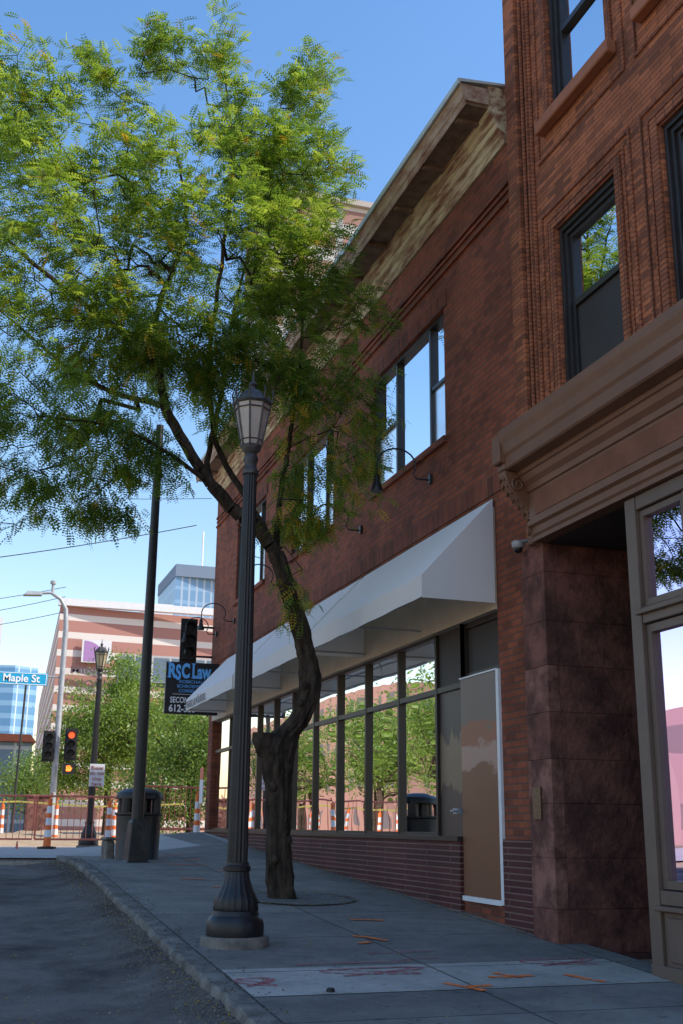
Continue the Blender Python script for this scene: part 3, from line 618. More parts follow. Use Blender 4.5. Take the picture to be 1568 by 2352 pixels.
# ---------------------------------------------------------------- street lamps
def lamp(base,lab,glass):
    L=thing("street_lamp",base,lab,"street lamp","ornamental street lamps on the pavement")
    b=base
    m=MB();m.lathe(b,[(.275,-.15),(.275,.05),(.262,.07)],32);m.obj("footing",M['curb'],L,smooth=True)
    m=MB();m.lathe(b,[(.228,.071),(.232,.10),(.232,.15),(.222,.19),(.205,.215),(.19,.225),(.18,.26)],40)
    m.lathe(b,[(.178,.26),(.185,.275),(.178,.30),(.182,.33),(.16,.38),(.13,.44),(.108,.50),(.098,.56)],40,flute=.05)
    m.lathe(b,[(.098,.56),(.11,.565),(.112,.60),(.098,.61),(.096,.63)],40)
    m.obj("base",M['black'],L,smooth=True)
    m=MB();m.lathe(b,[(.085,.63),(.082,1.2),(.075,2.2),(.066,3.2),(.06,3.93)],32,flute=.10);m.obj("post",M['black'],L)
    m=MB();m.lathe(b,[(.062,3.93),(.075,3.94),(.075,3.97),(.058,3.99),(.055,4.04),(.07,4.08),(.062,4.11),(.05,4.13),(.085,4.17),(.088,4.19),(.05,4.2)],24);m.obj("collar",M['grayironlamp'],L,smooth=True)
    n=8
    m=MB();m.lathe(b,[(.085,4.20),(.126,4.40),(.163,4.60)],n,rot=.39);m.obj("lantern_glass",M[glass],L)
    m=MB();m.lathe(b,[(.09,4.19),(.094,4.21),(.09,4.215)],n,rot=.39)
    for k in range(n):
        a=2*math.pi*k/n+.39;m.tube([(b[0]+.09*math.cos(a),b[1]+.09*math.sin(a),b[2]+4.2),(b[0]+.168*math.cos(a),b[1]+.168*math.sin(a),b[2]+4.6),(b[0]+.19*math.cos(a),b[1]+.19*math.sin(a),b[2]+4.70),(b[0]+.178*math.cos(a),b[1]+.178*math.sin(a),b[2]+4.74)],.0085,5)
        a2=2*math.pi*(k+1)/n+.39
        for zz,r in ((4.6,.169),(4.55,.16),(4.26,.10)): m.tube([(b[0]+r*math.cos(a),b[1]+r*math.sin(a),b[2]+zz),(b[0]+r*math.cos(a2),b[1]+r*math.sin(a2),b[2]+zz)],.006,4)
    m.lathe(b,[(.176,4.6),(.184,4.615),(.16,4.64),(.125,4.69),(.078,4.735),(.03,4.75),(.025,4.78),(.04,4.80),(.03,4.82),(.012,4.84),(.004,4.95)],n,rot=.39)
    m.obj("lantern_frame",M['grayironlamp'],L)
    return L
L1=lamp((2.2,9.3,zs(2.2,9.3)),"tall black fluted street lamp with octagonal lantern on concrete footing","lampglass")
L2=lamp((2.98,27.8,-.55),"black ornamental street lamp with amber lantern near the fence","lampamber")
B=thing("bus_notice_sign",(2.98,27.6,.9),"small white sign with red letters about buses","sign")
bx("board",M['white'],B,2.88,3.23,27.62,27.635,.86,1.38)
text("Buses\ndo not\nstop\nhere",.125,(3.055,27.61,1.25),(1,0,0),(0,0,1),M['textred'],"lettering",B,align='CENTER',ext=.003)
U=thing("utility_pole",(2.55,17.3,-.56),"tall black metal street pole with flared square base","pole")
m=MB();m.tube([(2.55,17.3,-.4),(2.55,17.3,6.3)],[.095,.06],20);m.obj("post",M['black'],U,smooth=True)
m=MB();m.lathe((2.55,17.3,-.60),[(.27,0),(.27,.06),(.22,.08),(.16,.62),(.15,.64),(.11,.68)],4,rot=.785+.15);m.obj("base",M['blackworn'],U,bevel=.01)
Tc=thing("trash_can",(2.68,18.1,-.56),"black domed litter bin standing behind the black pole","litter bin")
cx,cy,cz=2.70,18.2,-.57
m=MB();m.lathe((cx,cy,cz),[(.33,0),(.34,.04),(.33,.06),(.35,.7),(.375,.72),(.375,.75)],24)
m.obj("bin",M['black'],Tc,smooth=True)
m=MB()
for k in range(4):
    a=math.pi/4+k*math.pi/2;m.tube([(cx+.33*math.cos(a),cy+.33*math.sin(a),cz+.75),(cx+.33*math.cos(a),cy+.33*math.sin(a),cz+.96)],.07,8)
m.lathe((cx,cy,cz),[(.375,.95),(.38,.97),(.35,1.05),(.26,1.1),(.1,1.125),(.01,1.13)],24);m.obj("lid",M['black'],Tc,smooth=True)
m=MB();m.lathe((cx,cy,cz),[(.22,.74),(.22,.96)],16);m.obj("liner",M['signblack'],Tc)
ko=MB().box(2.28,2.42,18.7,19.3,-.6,-.25).box(2.26,2.44,18.68,19.32,-.25,-.2).obj("concrete_block",M['curb'],bevel=.02);tag(ko,"low weathered concrete block beside the litter bin","concrete block")
H=thing("fire_hydrant",(3.05,19.6,-.5),"small dull yellow hydrant on the pavement","hydrant")
zh=zs(3.0,19.6)
m=MB();m.lathe((3.05,19.6,zh),[(.1,0),(.1,.04),(.075,.06),(.075,.16),(.1,.18),(.09,.23),(.05,.28),(.02,.3)],16);m.tube([(2.92,19.6,zh+.13),(3.18,19.6,zh+.13)],.035,8);m.obj("barrel",M['yellow'],H,smooth=True)
m=MB();m.lathe((2.37,7.32,zs(2.37,7.32)+.003),[(.03,0),(.03,.015),(.02,.025)],8);o=m.obj("valve_cap",M['blackworn']);tag(o,"small dark metal valve cap on the pavement","valve cap")
m=MB();cx,cy=3.6,12.3;ns=40
for r0,r1,mi in ((0.02,.56,0),(.56,.62,1)):
    for k in range(ns):
        a0,a1=2*math.pi*k/ns,2*math.pi*(k+1)/ns
        q=[(cx+r0*math.cos(a0),cy+r0*math.sin(a0)),(cx+r1*math.cos(a0),cy+r1*math.sin(a0)),(cx+r1*math.cos(a1),cy+r1*math.sin(a1)),(cx+r0*math.cos(a1),cy+r0*math.sin(a1))]
        m.quad(*[(x,y,zs(x,y)+(.012 if mi else .006)) for x,y in q],mi)
o=m.obj("tree_grate",[M['gravel'],M['blackworn']]);tag(o,"round iron tree grate around the trunk","tree grate")

# ---------------------------------------------------------------- foliage
def frondtmpl(npairs=10,L=.26,ll=.036,lw=.014):
    vs=[];
    for i in range(npairs):
        s=(i+.5)/npairs;x=s*L;z=-.22*L*s*s*1.6;sc=.65+.5*math.sin(math.pi*min(1,s*1.05))
        for sd in (-1,1):
            d=np.array([.35,sd*.93,-.12]);p=np.array([x,0,z]);e=p+d*ll*sc;mid=p+d*ll*sc*.5;w=np.array([1,0,.0])*lw*.5*sc
            vs+= [p,mid+w,e,mid-w]
    return np.array(vs)
def place(tmpl,pos,dirs,scale,roll):
    f=dirs/np.linalg.norm(dirs,axis=1,keepdims=True);up=np.tile(np.array([0,0,1.]),(len(f),1))+roll
    s=np.cross(up,f);s/=np.linalg.norm(s,axis=1,keepdims=True);u=np.cross(f,s)
    V=tmpl[None,:,0:1]*f[:,None,:]+tmpl[None,:,1:2]*s[:,None,:]+tmpl[None,:,2:3]*u[:,None,:]
    return (V*scale[:,None,None]+pos[:,None,:]).reshape(-1,3)
def quadmesh(name,V,matidx,mats,parent=None):
    me=bpy.data.meshes.new(name);nv=len(V);nf=nv//4
    me.vertices.add(nv);me.vertices.foreach_set("co",V.astype(np.float32).ravel())
    me.loops.add(nv);me.loops.foreach_set("vertex_index",np.arange(nv,dtype=np.int32))
    me.polygons.add(nf);me.polygons.foreach_set("loop_start",np.arange(0,nv,4,dtype=np.int32))
    for m in mats: me.materials.append(m)
    me.polygons.foreach_set("material_index",matidx.astype(np.int32));me.update(calc_edges=True)
    ob=bpy.data.objects.new(name,me);COL.objects.link(ob)
    if parent is not None: par(ob,parent)
    return ob
def grow(nodes,parents,attr,step=.25,jit=.05):
    n0=len(nodes);cap=n0+len(attr)*14
    A=np.zeros((cap,3));A[:n0]=np.array(nodes);cntN=n0;par_=list(parents)
    ref=A[n0//3].copy()
    attr=sorted(attr,key=lambda a:np.linalg.norm(np.array(a)-ref))
    pen=np.zeros(cap);pen[:max(2,n0//6)]=.8
    for a in attr:
        a=np.array(a,float);B=A[:cntN];d=np.linalg.norm(B-a,axis=1)+np.maximum(0,B[:,2]-a[2])*.5+pen[:cntN]
        k=int(np.argmin(d));p=A[k].copy();L=np.linalg.norm(a-p);n=min(12,max(1,int(L/step)))
        prev=k;bend=rng.normal(0,.09*L,3)
        for i in range(1,n+1):
            t=i/n;q=p*(1-t)+a*t+bend*math.sin(math.pi*t)+rng.normal(0,jit*.25,3)*(i<n)
            q[2]+=.08*L*math.sin(math.pi*t)
            A[cntN]=q;par_.append(prev);prev=cntN;cntN+=1
    P=A[:cntN];cnt=[0]*cntN;ch=[0]*cntN
    for i,p in enumerate(par_):
        if p>=0: ch[p]+=1
    for i in range(cntN-1,-1,-1):
        if ch[i]==0: cnt[i]=1
        if par_[i]>=0: cnt[par_[i]]+=cnt[i]
    return P,par_,cnt
def branches(mb,P,par_,rad,n=6):
    for i in range(len(P)):
        if par_[i]<0: continue
        a=P[par_[i]];b=P[i];r0=min(rad[par_[i]],rad[i]*1.35);mb.tube([a,b],[r0,rad[i]],n if rad[i]>.02 else 4,cap=False)

TR=thing("street_tree",(3.46,12.4,-.78),"crooked locust tree with feathery green and yellow leaves","tree")
Yt=12.4
trunk=[(3.46,Yt,-.95,.19),(3.46,Yt,-.78,.165),(3.43,Yt,-.6,.145),(3.40,Yt,-.2,.135),(3.385,Yt,.2,.135),(3.37,Yt,.45,.15),(3.345,Yt,.66,.18),(3.345,Yt,.84,.19),(3.42,Yt,.99,.165),(3.555,Yt,1.13,.135),(3.67,Yt,1.34,.125),(3.715,Yt,1.58,.122),(3.70,Yt,1.82,.112),(3.65,Yt,2.0,.108),(3.575,Yt,2.3,.105),(3.46,Yt,2.6,.10),(3.36,Yt,2.9,.095),(3.28,Yt,3.1,.095)]
def cr(p0,p1,p2,p3,t): return .5*((2*p1)+(-p0+p2)*t+(2*p0-5*p1+4*p2-p3)*t*t+(-p0+3*p1-3*p2+p3)*t**3)
tk=np.array(trunk);dense=[]
for i in range(len(tk)-1):
    for k in range(5): dense.append(cr(tk[max(i-1,0)],tk[i],tk[i+1],tk[min(i+2,len(tk)-1)],k/5))
dense.append(tk[-1])
mb=MB();n=36;vs=[];fs=[]
for i,(x,y,z,r) in enumerate(dense):
    wob=1+.035*math.sin(z*9)+.025*math.sin(z*23+1)
    for k in range(n):
        a=2*math.pi*k/n;rr=r*wob*(1+.07*math.sin(3*a+z*2.1)+.05*math.sin(8*a+z*4)+.05*math.sin(14*a-z*6)+random.uniform(-.05,.05))
        if z<-.6: rr*=1+.12*math.sin(4*a)
        vs.append((x+rr*math.cos(a),y+rr*math.sin(a),z+random.uniform(-.01,.01)))
for i in range(len(dense)-1):
    for k in range(n):
        k2=(k+1)%n;fs.append((i*n+k,i*n+k2,(i+1)*n+k2,(i+1)*n+k))
mb.add(vs,fs)
mb.tube([(3.34,Yt,.66),(3.22,Yt-.05,.82),(3.15,Yt-.08,.96),(3.145,Yt-.08,1.0),(3.15,Yt-.08,.985)],[.13,.125,.12,.105,.04],14)
for (bx_,bz,br_) in ((3.28,.42,.06),(3.47,-.15,.05),(3.42,.05,.045),(3.33,-.35,.05),(3.44,.62,.06),(3.62,1.55,.05),(3.58,1.35,.045)):
    mb.lathe((bx_,Yt-.11,bz),[(.3*br_,-br_),(.8*br_,-.6*br_),(br_,0),(.8*br_,.6*br_),(.3*br_,br_)],10)
sk=[trunk[-3][:3],trunk[-1][:3]];pa=[-1,0];sr=[.095,.095]
def limb(start,pts,r0,r1,sub=5):
    prev=start
    pp=[np.array(sk[pa[start]] if pa[start]>=0 else sk[start],float),np.array(sk[start],float)]+[np.array(p,float) for p in pts]
    pp.append(pp[-1]*2-pp[-2]);tot=len(pts)*sub;c=0
    for i in range(1,len(pp)-2):
        for k in range(1,sub+1):
            c+=1;q=cr(pp[i-1] if i>1 else pp[1],pp[i],pp[i+1],pp[i+2],k/sub)+rng.normal(0,.008,3);sk.append(tuple(q));pa.append(prev);prev=len(sk)-1;sr.append(r0+(r1-r0)*c/tot)
    return prev
A1=limb(1,[(3.02,12.35,3.38),(2.76,12.3,3.53),(2.5,12.25,3.75)],.088,.078)
A2=limb(A1,[(2.16,12.2,4.16),(1.83,12.15,4.67)],.07,.06)
limb(A2,[(1.6,12.1,5.3),(.95,11.9,5.6),(.2,11.7,6.0),(-.5,11.5,6.5)],.045,.015)
C1=limb(A2,[(1.75,12.4,5.4),(1.75,12.6,6.12),(2.02,12.8,7.05),(2.05,12.8,7.75),(1.85,12.8,8.6)],.05,.012)
limb(C1-9,[(1.5,13,7.6),(1.1,13.2,8.3)],.025,.01)
limb(A2,[(1.3,13,5.1),(.6,13.8,5.8),(-.2,14.2,6.6)],.04,.014)
limb(A1,[(2.5,12.9,4.3),(2.75,13.4,5.4),(2.9,13.6,6.6),(3.1,13.6,7.8)],.045,.014)
limb(A1,[(1.9,11.9,4.0),(1.2,11.6,4.15),(.4,11.4,4.1)],.03,.01)
limb(1,[(3.35,12.5,3.9),(3.5,12.6,4.9),(3.6,12.6,6.0),(3.55,12.5,7.2)],.04,.014)
limb(1,[(3.0,12.7,3.8),(2.6,12.9,4.6),(2.45,12.7,5.7),(2.5,12.4,7.0),(2.55,12.3,8.2),(2.4,12.3,9.4)],.05,.01)
blobs=[(1.9,12.6,6.9,1.75,1.6,1.9,520),(.2,12.5,6.7,1.5,1.7,2.0,480),(.9,12.2,4.45,1.3,1.4,.65,180),(-.3,12.2,4.3,.9,1.4,.8,105),(2.3,12.3,9.6,.36,.4,.8,44),(1.55,12.4,9.6,.45,.5,.3,32),
(3.5,12.4,9.55,.45,.5,.5,46),(.8,12.4,8.95,.6,.7,.35,44),(3.45,12.5,8.1,.7,.9,.75,160),(3.4,12.5,6.9,.8,1.1,.8,175),(2.7,12.4,8.4,.6,.8,.8,108),(4.2,12.3,6.35,.5,.6,.28,34),(3.85,12.3,5.2,.7,.9,.85,104),(3.9,12.2,4.0,.65,.7,.65,74),(3.5,12.3,3.4,.5,.5,.4,36),(3.0,12.6,5.4,.8,1.2,.9,130),(2.2,12.5,5.6,.8,1.2,.45,115),(.5,12.2,3.55,1.0,.9,.35,52),(-.2,12.5,8.6,.8,1,.5,86),(1.75,12.3,4.1,.5,.6,.45,32),(4.4,12.2,4.6,.35,.4,.5,26),(1.2,12.4,5.6,1.0,1.3,.45,115),(1.3,12.3,3.3,.45,.5,.25,20),(.1,12.2,3.2,.7,.6,.2,24),(3.5,12.3,2.6,.28,.3,.35,14)]
attr=[]
for (x,y,z,rx,ry,rz,nn) in blobs:
    c=0
    while c<nn:
        p=rng.normal(0,1,3);p/=np.linalg.norm(p);p*=rng.random()**.42
        q=(x+p[0]*rx,y+p[1]*ry,z+p[2]*rz);c+=1
        if q[0]>4.75: continue
        g=math.sin(q[0]*3.1+1)*math.sin(q[1]*1.3)+math.sin(q[2]*3.3+q[0]*1.3)
        if g<-.9 and rng.random()<.85: continue
        attr.append(q)
P,pr_,cnt=grow(sk,pa,attr)
rad=[.0026*c**.5 for c in cnt]
for i in range(len(sk)): rad[i]=max(rad[i]*.6,sr[i])
branches(mb,P,pr_,rad,7)
mb.obj("trunk",M['bark'],TR,smooth=True)
pos=[];dirs=[];tone=[]
ctr=np.array([1.9,12.5,6.3])
for i in range(len(sk),len(P)):
    if cnt[i]>4: continue
    a=P[pr_[i]];b=P[i];tip=cnt[i]==1
    tn=rng.normal(0,.5)
    nfr=rng.integers(15,23) if tip else rng.integers(7,13)
    if b[0]>3.9 and b[2]<6.6 or b[2]<3.2: nfr=int(nfr*.55)
    out=b-ctr;out/=np.linalg.norm(out)+1e-6
    for k in range(nfr):
        t=rng.random();p=a*(1-t)+b*t
        p=p+rng.normal(0,.085,3)*[1,1,.75]
        d=rng.normal(0,.75,3);d[2]=d[2]*.35-.15;d+=out*.5;pos.append(p);dirs.append(d);tone.append(tn)
pos=np.array(pos);dirs=np.array(dirs);tone=np.array(tone)
nf=len(pos)
if nf>64000:
    s=rng.permutation(nf)[:64000];pos=pos[s];dirs=dirs[s];tone=tone[s];nf=64000
T0=frondtmpl(6,.175,.043,.022)
V=place(T0,pos,dirs,rng.uniform(.7,1.2,nf),rng.normal(0,.35,(nf,3)))
r=rng.random(nf)+tone*.25
mi=np.where(r<.26,1,np.where(r<.70,0,2));yel=rng.random(nf)<.03;low=(pos[:,2]<4.8)&(pos[:,0]>3.2)&(rng.random(nf)<.2);mi=np.where(yel|low,3,mi)
quadmesh("crown",V,np.repeat(mi,len(T0)//4),[M['leafg'],M['leafd'],M['leafl'],M['leafy']],TR)

def bgtree(base,h,blobs,lab,leaf=.13,n=6000,mats=('bgl','bgd'),name="tree",group=None,tr=.16):
    Tn=thing(name,base,lab,"tree",group)
    b=np.array(base,float)
    skl=[tuple(b-[0,0,.3])];pp=[-1]
    for k in range(1,7): skl.append(tuple(b+[.03*math.sin(k),.03*math.cos(k*2),h*.5*k/6]));pp.append(k-1)
    at=[];w=[bl[3]*bl[4]*bl[5] for bl in blobs];W=sum(w)
    for bl,wi in zip(blobs,w):
        for k in range(max(4,int(110*wi/W))):
            p=rng.normal(0,1,3);p/=np.linalg.norm(p);p*=rng.random()**.4;at.append((b[0]+bl[0]+p[0]*bl[3],b[1]+bl[1]+p[1]*bl[4],b[2]+bl[2]+p[2]*bl[5]))
    P,q,c=grow(skl,pp,at,step=.6,jit=.1)
    ra=[.016*x**.5 for x in c]
    for i in range(7): ra[i]=max(ra[i],tr*(1-.5*i/7))
    m=MB();branches(m,P,q,ra,6);m.obj("trunk",M['barkl'],Tn,smooth=True)
    at=np.array(at);k=rng.integers(0,len(at),n);sz=.30+.2*rng.random(len(at))
    pos=at[k]+rng.normal(0,1,(n,3))*sz[k][:,None]*[1,1,.7]
    d=rng.normal(0,1,(n,3));d[:,2]-=.2
    tm=np.array([[0,0,0],[.5,-.28,0],[1,0,-.15],[.5,.28,0]])*leaf
    V=place(tm,pos,d,rng.uniform(.7,1.5,n),rng.normal(0,.8,(n,3)))
    mi=((rng.random(n)+rng.random(len(at))[k]*.8)>1.1).astype(int)
    quadmesh("crown",V,mi,[M[x] for x in mats],Tn);return Tn
bgtree((5.3,44,-.55),7,[(0,0,3.7,2.4,2,2.3),(-1.1,0,2.8,1.4,1.4,1.7),(1.5,0,4.3,1.6,1.6,1.8),(.3,0,5.8,1.3,1.2,1.1)],"rounded green tree behind the construction fence",n=36000,leaf=.1)
bgtree((6.4,33,-.55),4,[(0,0,2.4,1.6,1.4,1.7),(-.8,0,1.6,1.2,1.2,1.3),(.8,0,3.2,1.1,1.2,1.1)],"dense darker green tree beside the brick building",n=18000,mats=('bgd','bgl'),leaf=.085)
bgtree((9.6,50,-.55),6,[(0,0,4,2.2,2,2.2),(-2,0,3,1.5,1.5,1.6)],"green tree farther along the street",n=16000,leaf=.1)
bgtree((3.4,62,-.55),4,[(0,0,2.5,1.6,1.5,1.6)],"small light green tree near the traffic signal",n=9000,leaf=.1)
RG="green trees lining the opposite pavement"
for i,(x,y) in enumerate([(-9.5,36),(-11,46),(-13,51.5),(-11,57),(-13,63),(-10.5,69),(-12,82)]):
    bgtree((x,y,-.55),6,[(0,0,4.6,2.5,2.5,2.4),(1.2,1,6,1.8,1.8,1.6),(-1,-1,3.6,1.8,1.8,1.4)],"leafy green street tree across the road",leaf=.16,n=6500,group=RG)

# ---------------------------------------------------------------- background buildings
def stripes(name,period,duty,ca,cb,off=0,vert=None,rough=.6,vc=None):
    m,nt,b=newmat(name);b.inputs["Roughness"].default_value=rough
    tc=N(nt,"ShaderNodeTexCoord");sp=N(nt,"ShaderNodeSeparateXYZ");nt.links.new(tc.outputs["Object"],sp.inputs[0])
    def band(src,per,du,of=0):
        a=N(nt,"ShaderNodeMath",operation='MULTIPLY_ADD');a.inputs[1].default_value=1/per;a.inputs[2].default_value=of+50;nt.links.new(src,a.inputs[0])
        f=N(nt,"ShaderNodeMath",operation='FRACT');nt.links.new(a.outputs[0],f.inputs[0])
        l=N(nt,"ShaderNodeMath",operation='LESS_THAN');l.inputs[1].default_value=du;nt.links.new(f.outputs[0],l.inputs[0]);return l.outputs[0]
    h=band(sp.outputs[2],period,duty,off)
    mx=N(nt,"ShaderNodeMix",data_type='RGBA');mx.inputs[6].default_value=c4(ca);mx.inputs[7].default_value=c4(cb);nt.links.new(h,mx.inputs[0]);out=mx.outputs[2]
    if vert:
        ad=N(nt,"ShaderNodeMath",operation='ADD');nt.links.new(sp.outputs[0],ad.inputs[0]);nt.links.new(sp.outputs[1],ad.inputs[1])
        v=band(ad.outputs[0],vert[0],vert[1]);m2=N(nt,"ShaderNodeMix",data_type='RGBA');nt.links.new(v,m2.inputs[0]);nt.links.new(out,m2.inputs[6]);m2.inputs[7].default_value=c4(vc);out=m2.outputs[2]
    nt.links.new(out,b.inputs["Base Color"]);return m
def prism(poly,z0,z1,name,mt,label):
    n=len(poly);m=MB();m.add([(x,y,z0) for x,y in poly]+[(x,y,z1) for x,y in poly],[(i,(i+1)%n,n+(i+1)%n,n+i) for i in range(n)]+[tuple(range(n,2*n))])
    e=thing(name,(poly[0][0],poly[0][1],z0),label,"building");m.obj("wall",mt,e);return e
M['college']=stripes("banded_brick",1.75,.36,(.42,.2,.16),(.72,.66,.6),.12)
CB=prism([(7.6,110),(28,112),(34,200),(12,209)],-.6,20.4,"college_building",M['college'],"long red brick building with white horizontal bands")
bx("parapet",M['white'],CB,7.4,28,109.6,110.4,20.41,21.1)
lo=bx("logo_panel",M['white'],CB,9.9,12.7,109.7,109.85,15.0,17.2)
pts2=[(10.1,109.68,15.1),(10.1,109.68,17.1)]+[(10.1+2.1*math.sin(a),109.68,15.1+2.0*math.cos(a)) for a in fr(0,math.pi/2,10)]
m=MB();m.add(pts2,[tuple(range(len(pts2)))]);m.obj("logo",M['purple'],lo)
text("MINNEAPOLIS",.9,(8.9,109.5,13.9),(1,0,0),(0,0,1),M['textpurple'],"lettering",CB,bold=.02,ext=.05,sx=1.5)
text("COMMUNITY & TECHNICAL",.8,(9.5,109.5,12.7),(1,0,0),(0,0,1),M['textpurple'],"lettering",CB,bold=.02,ext=.05,sx=1.4)
M['tower']=stripes("grey_tower",3.9,.25,(.13,.26,.42),(.2,.34,.5),0,(2.4,.25),.3,(.34,.42,.52))
e=prism([(51,300),(66,302),(66,330),(51,330)],-1,69,"office_tower",M['tower'],"blue-grey glass office tower with vertical fins and flat crown")
bx("crown_band",mat("crown",(.17,.24,.33),(.15,.2,.28)),e,50.8,66.4,299.6,330,66,69.4)
for x in (55,59,62): MB().box(x,x+1.2,308,312,69.4,71).obj("rooftop_unit",M['white'],e)
MB().tube([(60,310,69),(60,310,82)],.25,6).obj("antenna",M['white'],e)
prism([(42,290),(49,290),(49,310),(42,310)],-1,56,"white_tower",stripes("white_tower",3.5,.4,(.8,.82,.84),(.6,.66,.72)),"pale office block beside the grey tower")
M['bluetower']=stripes("blue_glass",3.2,.4,(.13,.3,.5),(.25,.45,.65),0,(5,.1),.25,(.5,.6,.7))
prism([(1,300),(10.5,298),(16.5,302),(16.5,330),(1,330)],-1,39,"glass_tower",M['bluetower'],"blue mirrored glass office tower")
prism([(-4,250),(5.4,250),(5.4,270),(-4,270)],-1,43,"pale_tower",mat("pale_tower",(.7,.72,.74),(.62,.64,.67),rough=.6),"pale slender tower at the end of the street")
M['highrise']=stripes("highrise_bands",1.9,.45,(.28,.14,.10),(.52,.5,.46),.1,(3.3,.12),.6,(.3,.3,.3))
e=prism([(15.0,60),(40,60),(40,67),(15.0,67)],-1,38.1,"apartment_highrise",M['highrise'],"tall banded apartment block behind the brick building")
bx("parapet",M['conc'],e,14.8,40,59.7,60.3,38.11,38.5)
M['skyw']=stripes("skyway_glass",2.4,.1,(.16,.22,.28),(.5,.5,.5),0,(1.6,.1),.3,(.55,.55,.55))
prism([(12.6,100),(24,100),(24,104),(12.6,104)],12.2,14.6,"skyway",M['skyw'],"glazed footbridge in front of the banded building")
e=prism([(-3,80),(4.4,80),(4.4,95),(-3,95)],-.6,5.3,"low_glass_building",M['skyw'],"low glazed building with orange tile roof")
m=MB();m.prof_y([(-3.2,5.31),(4.6,5.31),(4.2,5.8),(-3,5.8)],79.5,95);m.obj("roof",M['tile'],e)
prism([(-30,30),(-20,30),(-20,62),(-30,62)],-.6,5.2,"pink_brick_building",stripes("pink_brick",3.3,.35,(.45,.27,.26),(.26,.18,.18),0,(2.6,.5),.8,(.5,.31,.29)),"low pink brick building across the street")
prism([(-34,90),(-24,90),(-24,150),(-34,150)],-.6,12,"red_apartment_building",stripes("red_flats",3.3,.4,(.38,.2,.15),(.16,.13,.13),0,(2.6,.5),.8,(.42,.22,.17)),"red brick apartment building across the street")

# ---------------------------------------------------------------- construction site
FG="red steel barriers around the roadworks"
def barrier():
    Bq=thing("crowd_barrier",(0,0,0),"red-orange steel crowd barrier at the roadworks","barrier",FG)
    m=MB();m.tube([(0,0,.2),(0,0,1.08),(.04,0,1.12),(2.16,0,1.12),(2.2,0,1.08),(2.2,0,.2),(0,0,.2)],.021,8);m.obj("frame",M['redpaint'],Bq)
    m=MB()
    for k in range(1,16): m.tube([(k*2.2/16,0,.2),(k*2.2/16,0,1.12)],.008,5)
    m.obj("bars",M['redpaint'],Bq)
    for x in (.3,1.9): MB().tube([(x,-.3,0),(x,0,.14),(x,.3,0)],.016,6).obj("foot",M['redpaint'],Bq)
    return Bq
b0=barrier();b0.location=(-.6,26.4,-.53)
for (x,y,rz) in [(1.65,26.3,0),(3.9,25.8,.35),(-3,26.6,0),(-5.4,26.8,0)]:
    n_=dup(b0,(x,y,-.53 if x<3.5 else zs(x+1,y)));n_.rotation_euler=(0,0,rz)
m=MB()
tp=[(-3,29.5,.5),(-.5,29.4,.42),(1.4,29.5,.5),(3.2,29.3,.40),(5.5,29.4,.5)]
for a,b in zip(tp,tp[1:]): m.quad(a,b,(b[0],b[1],b[2]+.04),(a[0],a[1],a[2]+.04))
o=m.obj("caution_tape",M['tape']);tag(o,"yellow caution tape strung across the roadworks","caution tape")
CG="orange and white traffic channelizers"
def chan():
    Bq=thing("traffic_channelizer",(0,0,0),"orange and white striped traffic channelizer post","traffic cone",CG)
    m=MB();m.lathe((0,0,0),[(.2,0),(.2,.05),(.09,.06)],8);m.obj("base",M['black'],Bq)
    m=MB();rr=lambda z:.085-.04*(z/1.1)
    zz_=[.06,.25,.4,.5,.65,.75,.9,1.0,1.05]
    for i,(a,b) in enumerate(zip(zz_,zz_[1:])):
        m.lathe((0,0,0),[(rr(a),a),(rr(b),b)],14,mi=0 if i in(0,2,4,6,7) else 1)
    m.tube([(0,0,1.05),(0,0,1.12),(.05,0,1.16),(0,0,1.18)],.015,6)
    m.obj("post",[M['orange'],M['white']],Bq,smooth=True);return Bq
c0=chan();c0.location=(4.98,25.0,-.40)
for p in [(3.35,27.2),(1.9,25.9),(2.45,31),(.2,31),(1.2,34),(3.9,30.5),(-1,29),(-1.5,34),(-2.5,38),(-3,43),(-1.8,47),(-4,36),(-5,41),(-2.6,52),(-4.2,49)]:
    dup(c0,(p[0],p[1],-.53))
sheet("dirt_mound",fr(-3,6,30),fr(28.8,34.5,22),lambda x,y:-.62+.36*max(0,math.sin((x+3)/9*math.pi))**.5*max(0,math.sin((y-28.8)/5.7*math.pi))*(1+.3*math.sin(x*2.3)*math.sin(y*1.9)+.12*math.sin(x*7+y*5)),M['dirt'])
q=thing("utility_cabinet",(2.0,35,-.5),"brown metal utility cabinet among the roadworks","utility cabinet")
m=MB();m.box(1.9,2.6,35,35.6,-.55,.75);m.box(1.86,2.64,34.96,35.64,.75,.82);m.obj("cabinet",M['stonelight'],q,bevel=.02)
SP=thing("signal_pole",(3.0,40,-.55),"grey street light pole carrying traffic signals and street sign","traffic signal")
m=MB();m.tube([(3.0,40,-.6),(3.0,40,6.7),(2.95,40,7.3),(2.75,40,7.65),(2.4,40,7.85),(2.0,40,7.8)],[.11,.09,.08,.07,.055,.045],12);m.tube([(3.0,40,4.9),(2.0,40,4.9)],.03,6);m.obj("post",M['grey'],SP,smooth=True)
m=MB();m.add([(1.45,39.85,7.68),(2.1,39.85,7.72),(2.1,40.15,7.72),(1.45,40.15,7.68),(1.6,39.9,7.85),(2.1,39.9,7.86),(2.1,40.1,7.86),(1.6,40.1,7.85)],[(0,3,2,1),(4,5,6,7),(0,1,5,4),(1,2,6,5),(2,3,7,6),(3,0,4,7)]);m.obj("lamp_head",M['grey'],SP,bevel=.02)
m=MB();m.tube([(2.45,40,7.85),(2.45,40,8.15)],.05,8);m.lathe((2.45,40,8.15),[(.03,0),(.1,.02),(.1,.12),(.02,.16)],10);m.obj("sensor",M['grey'],SP)
signal_head(SP,3.45,39.7,2.15,lit='red',scale=.9);signal_head(SP,2.72,39.8,2.1,scale=.85)
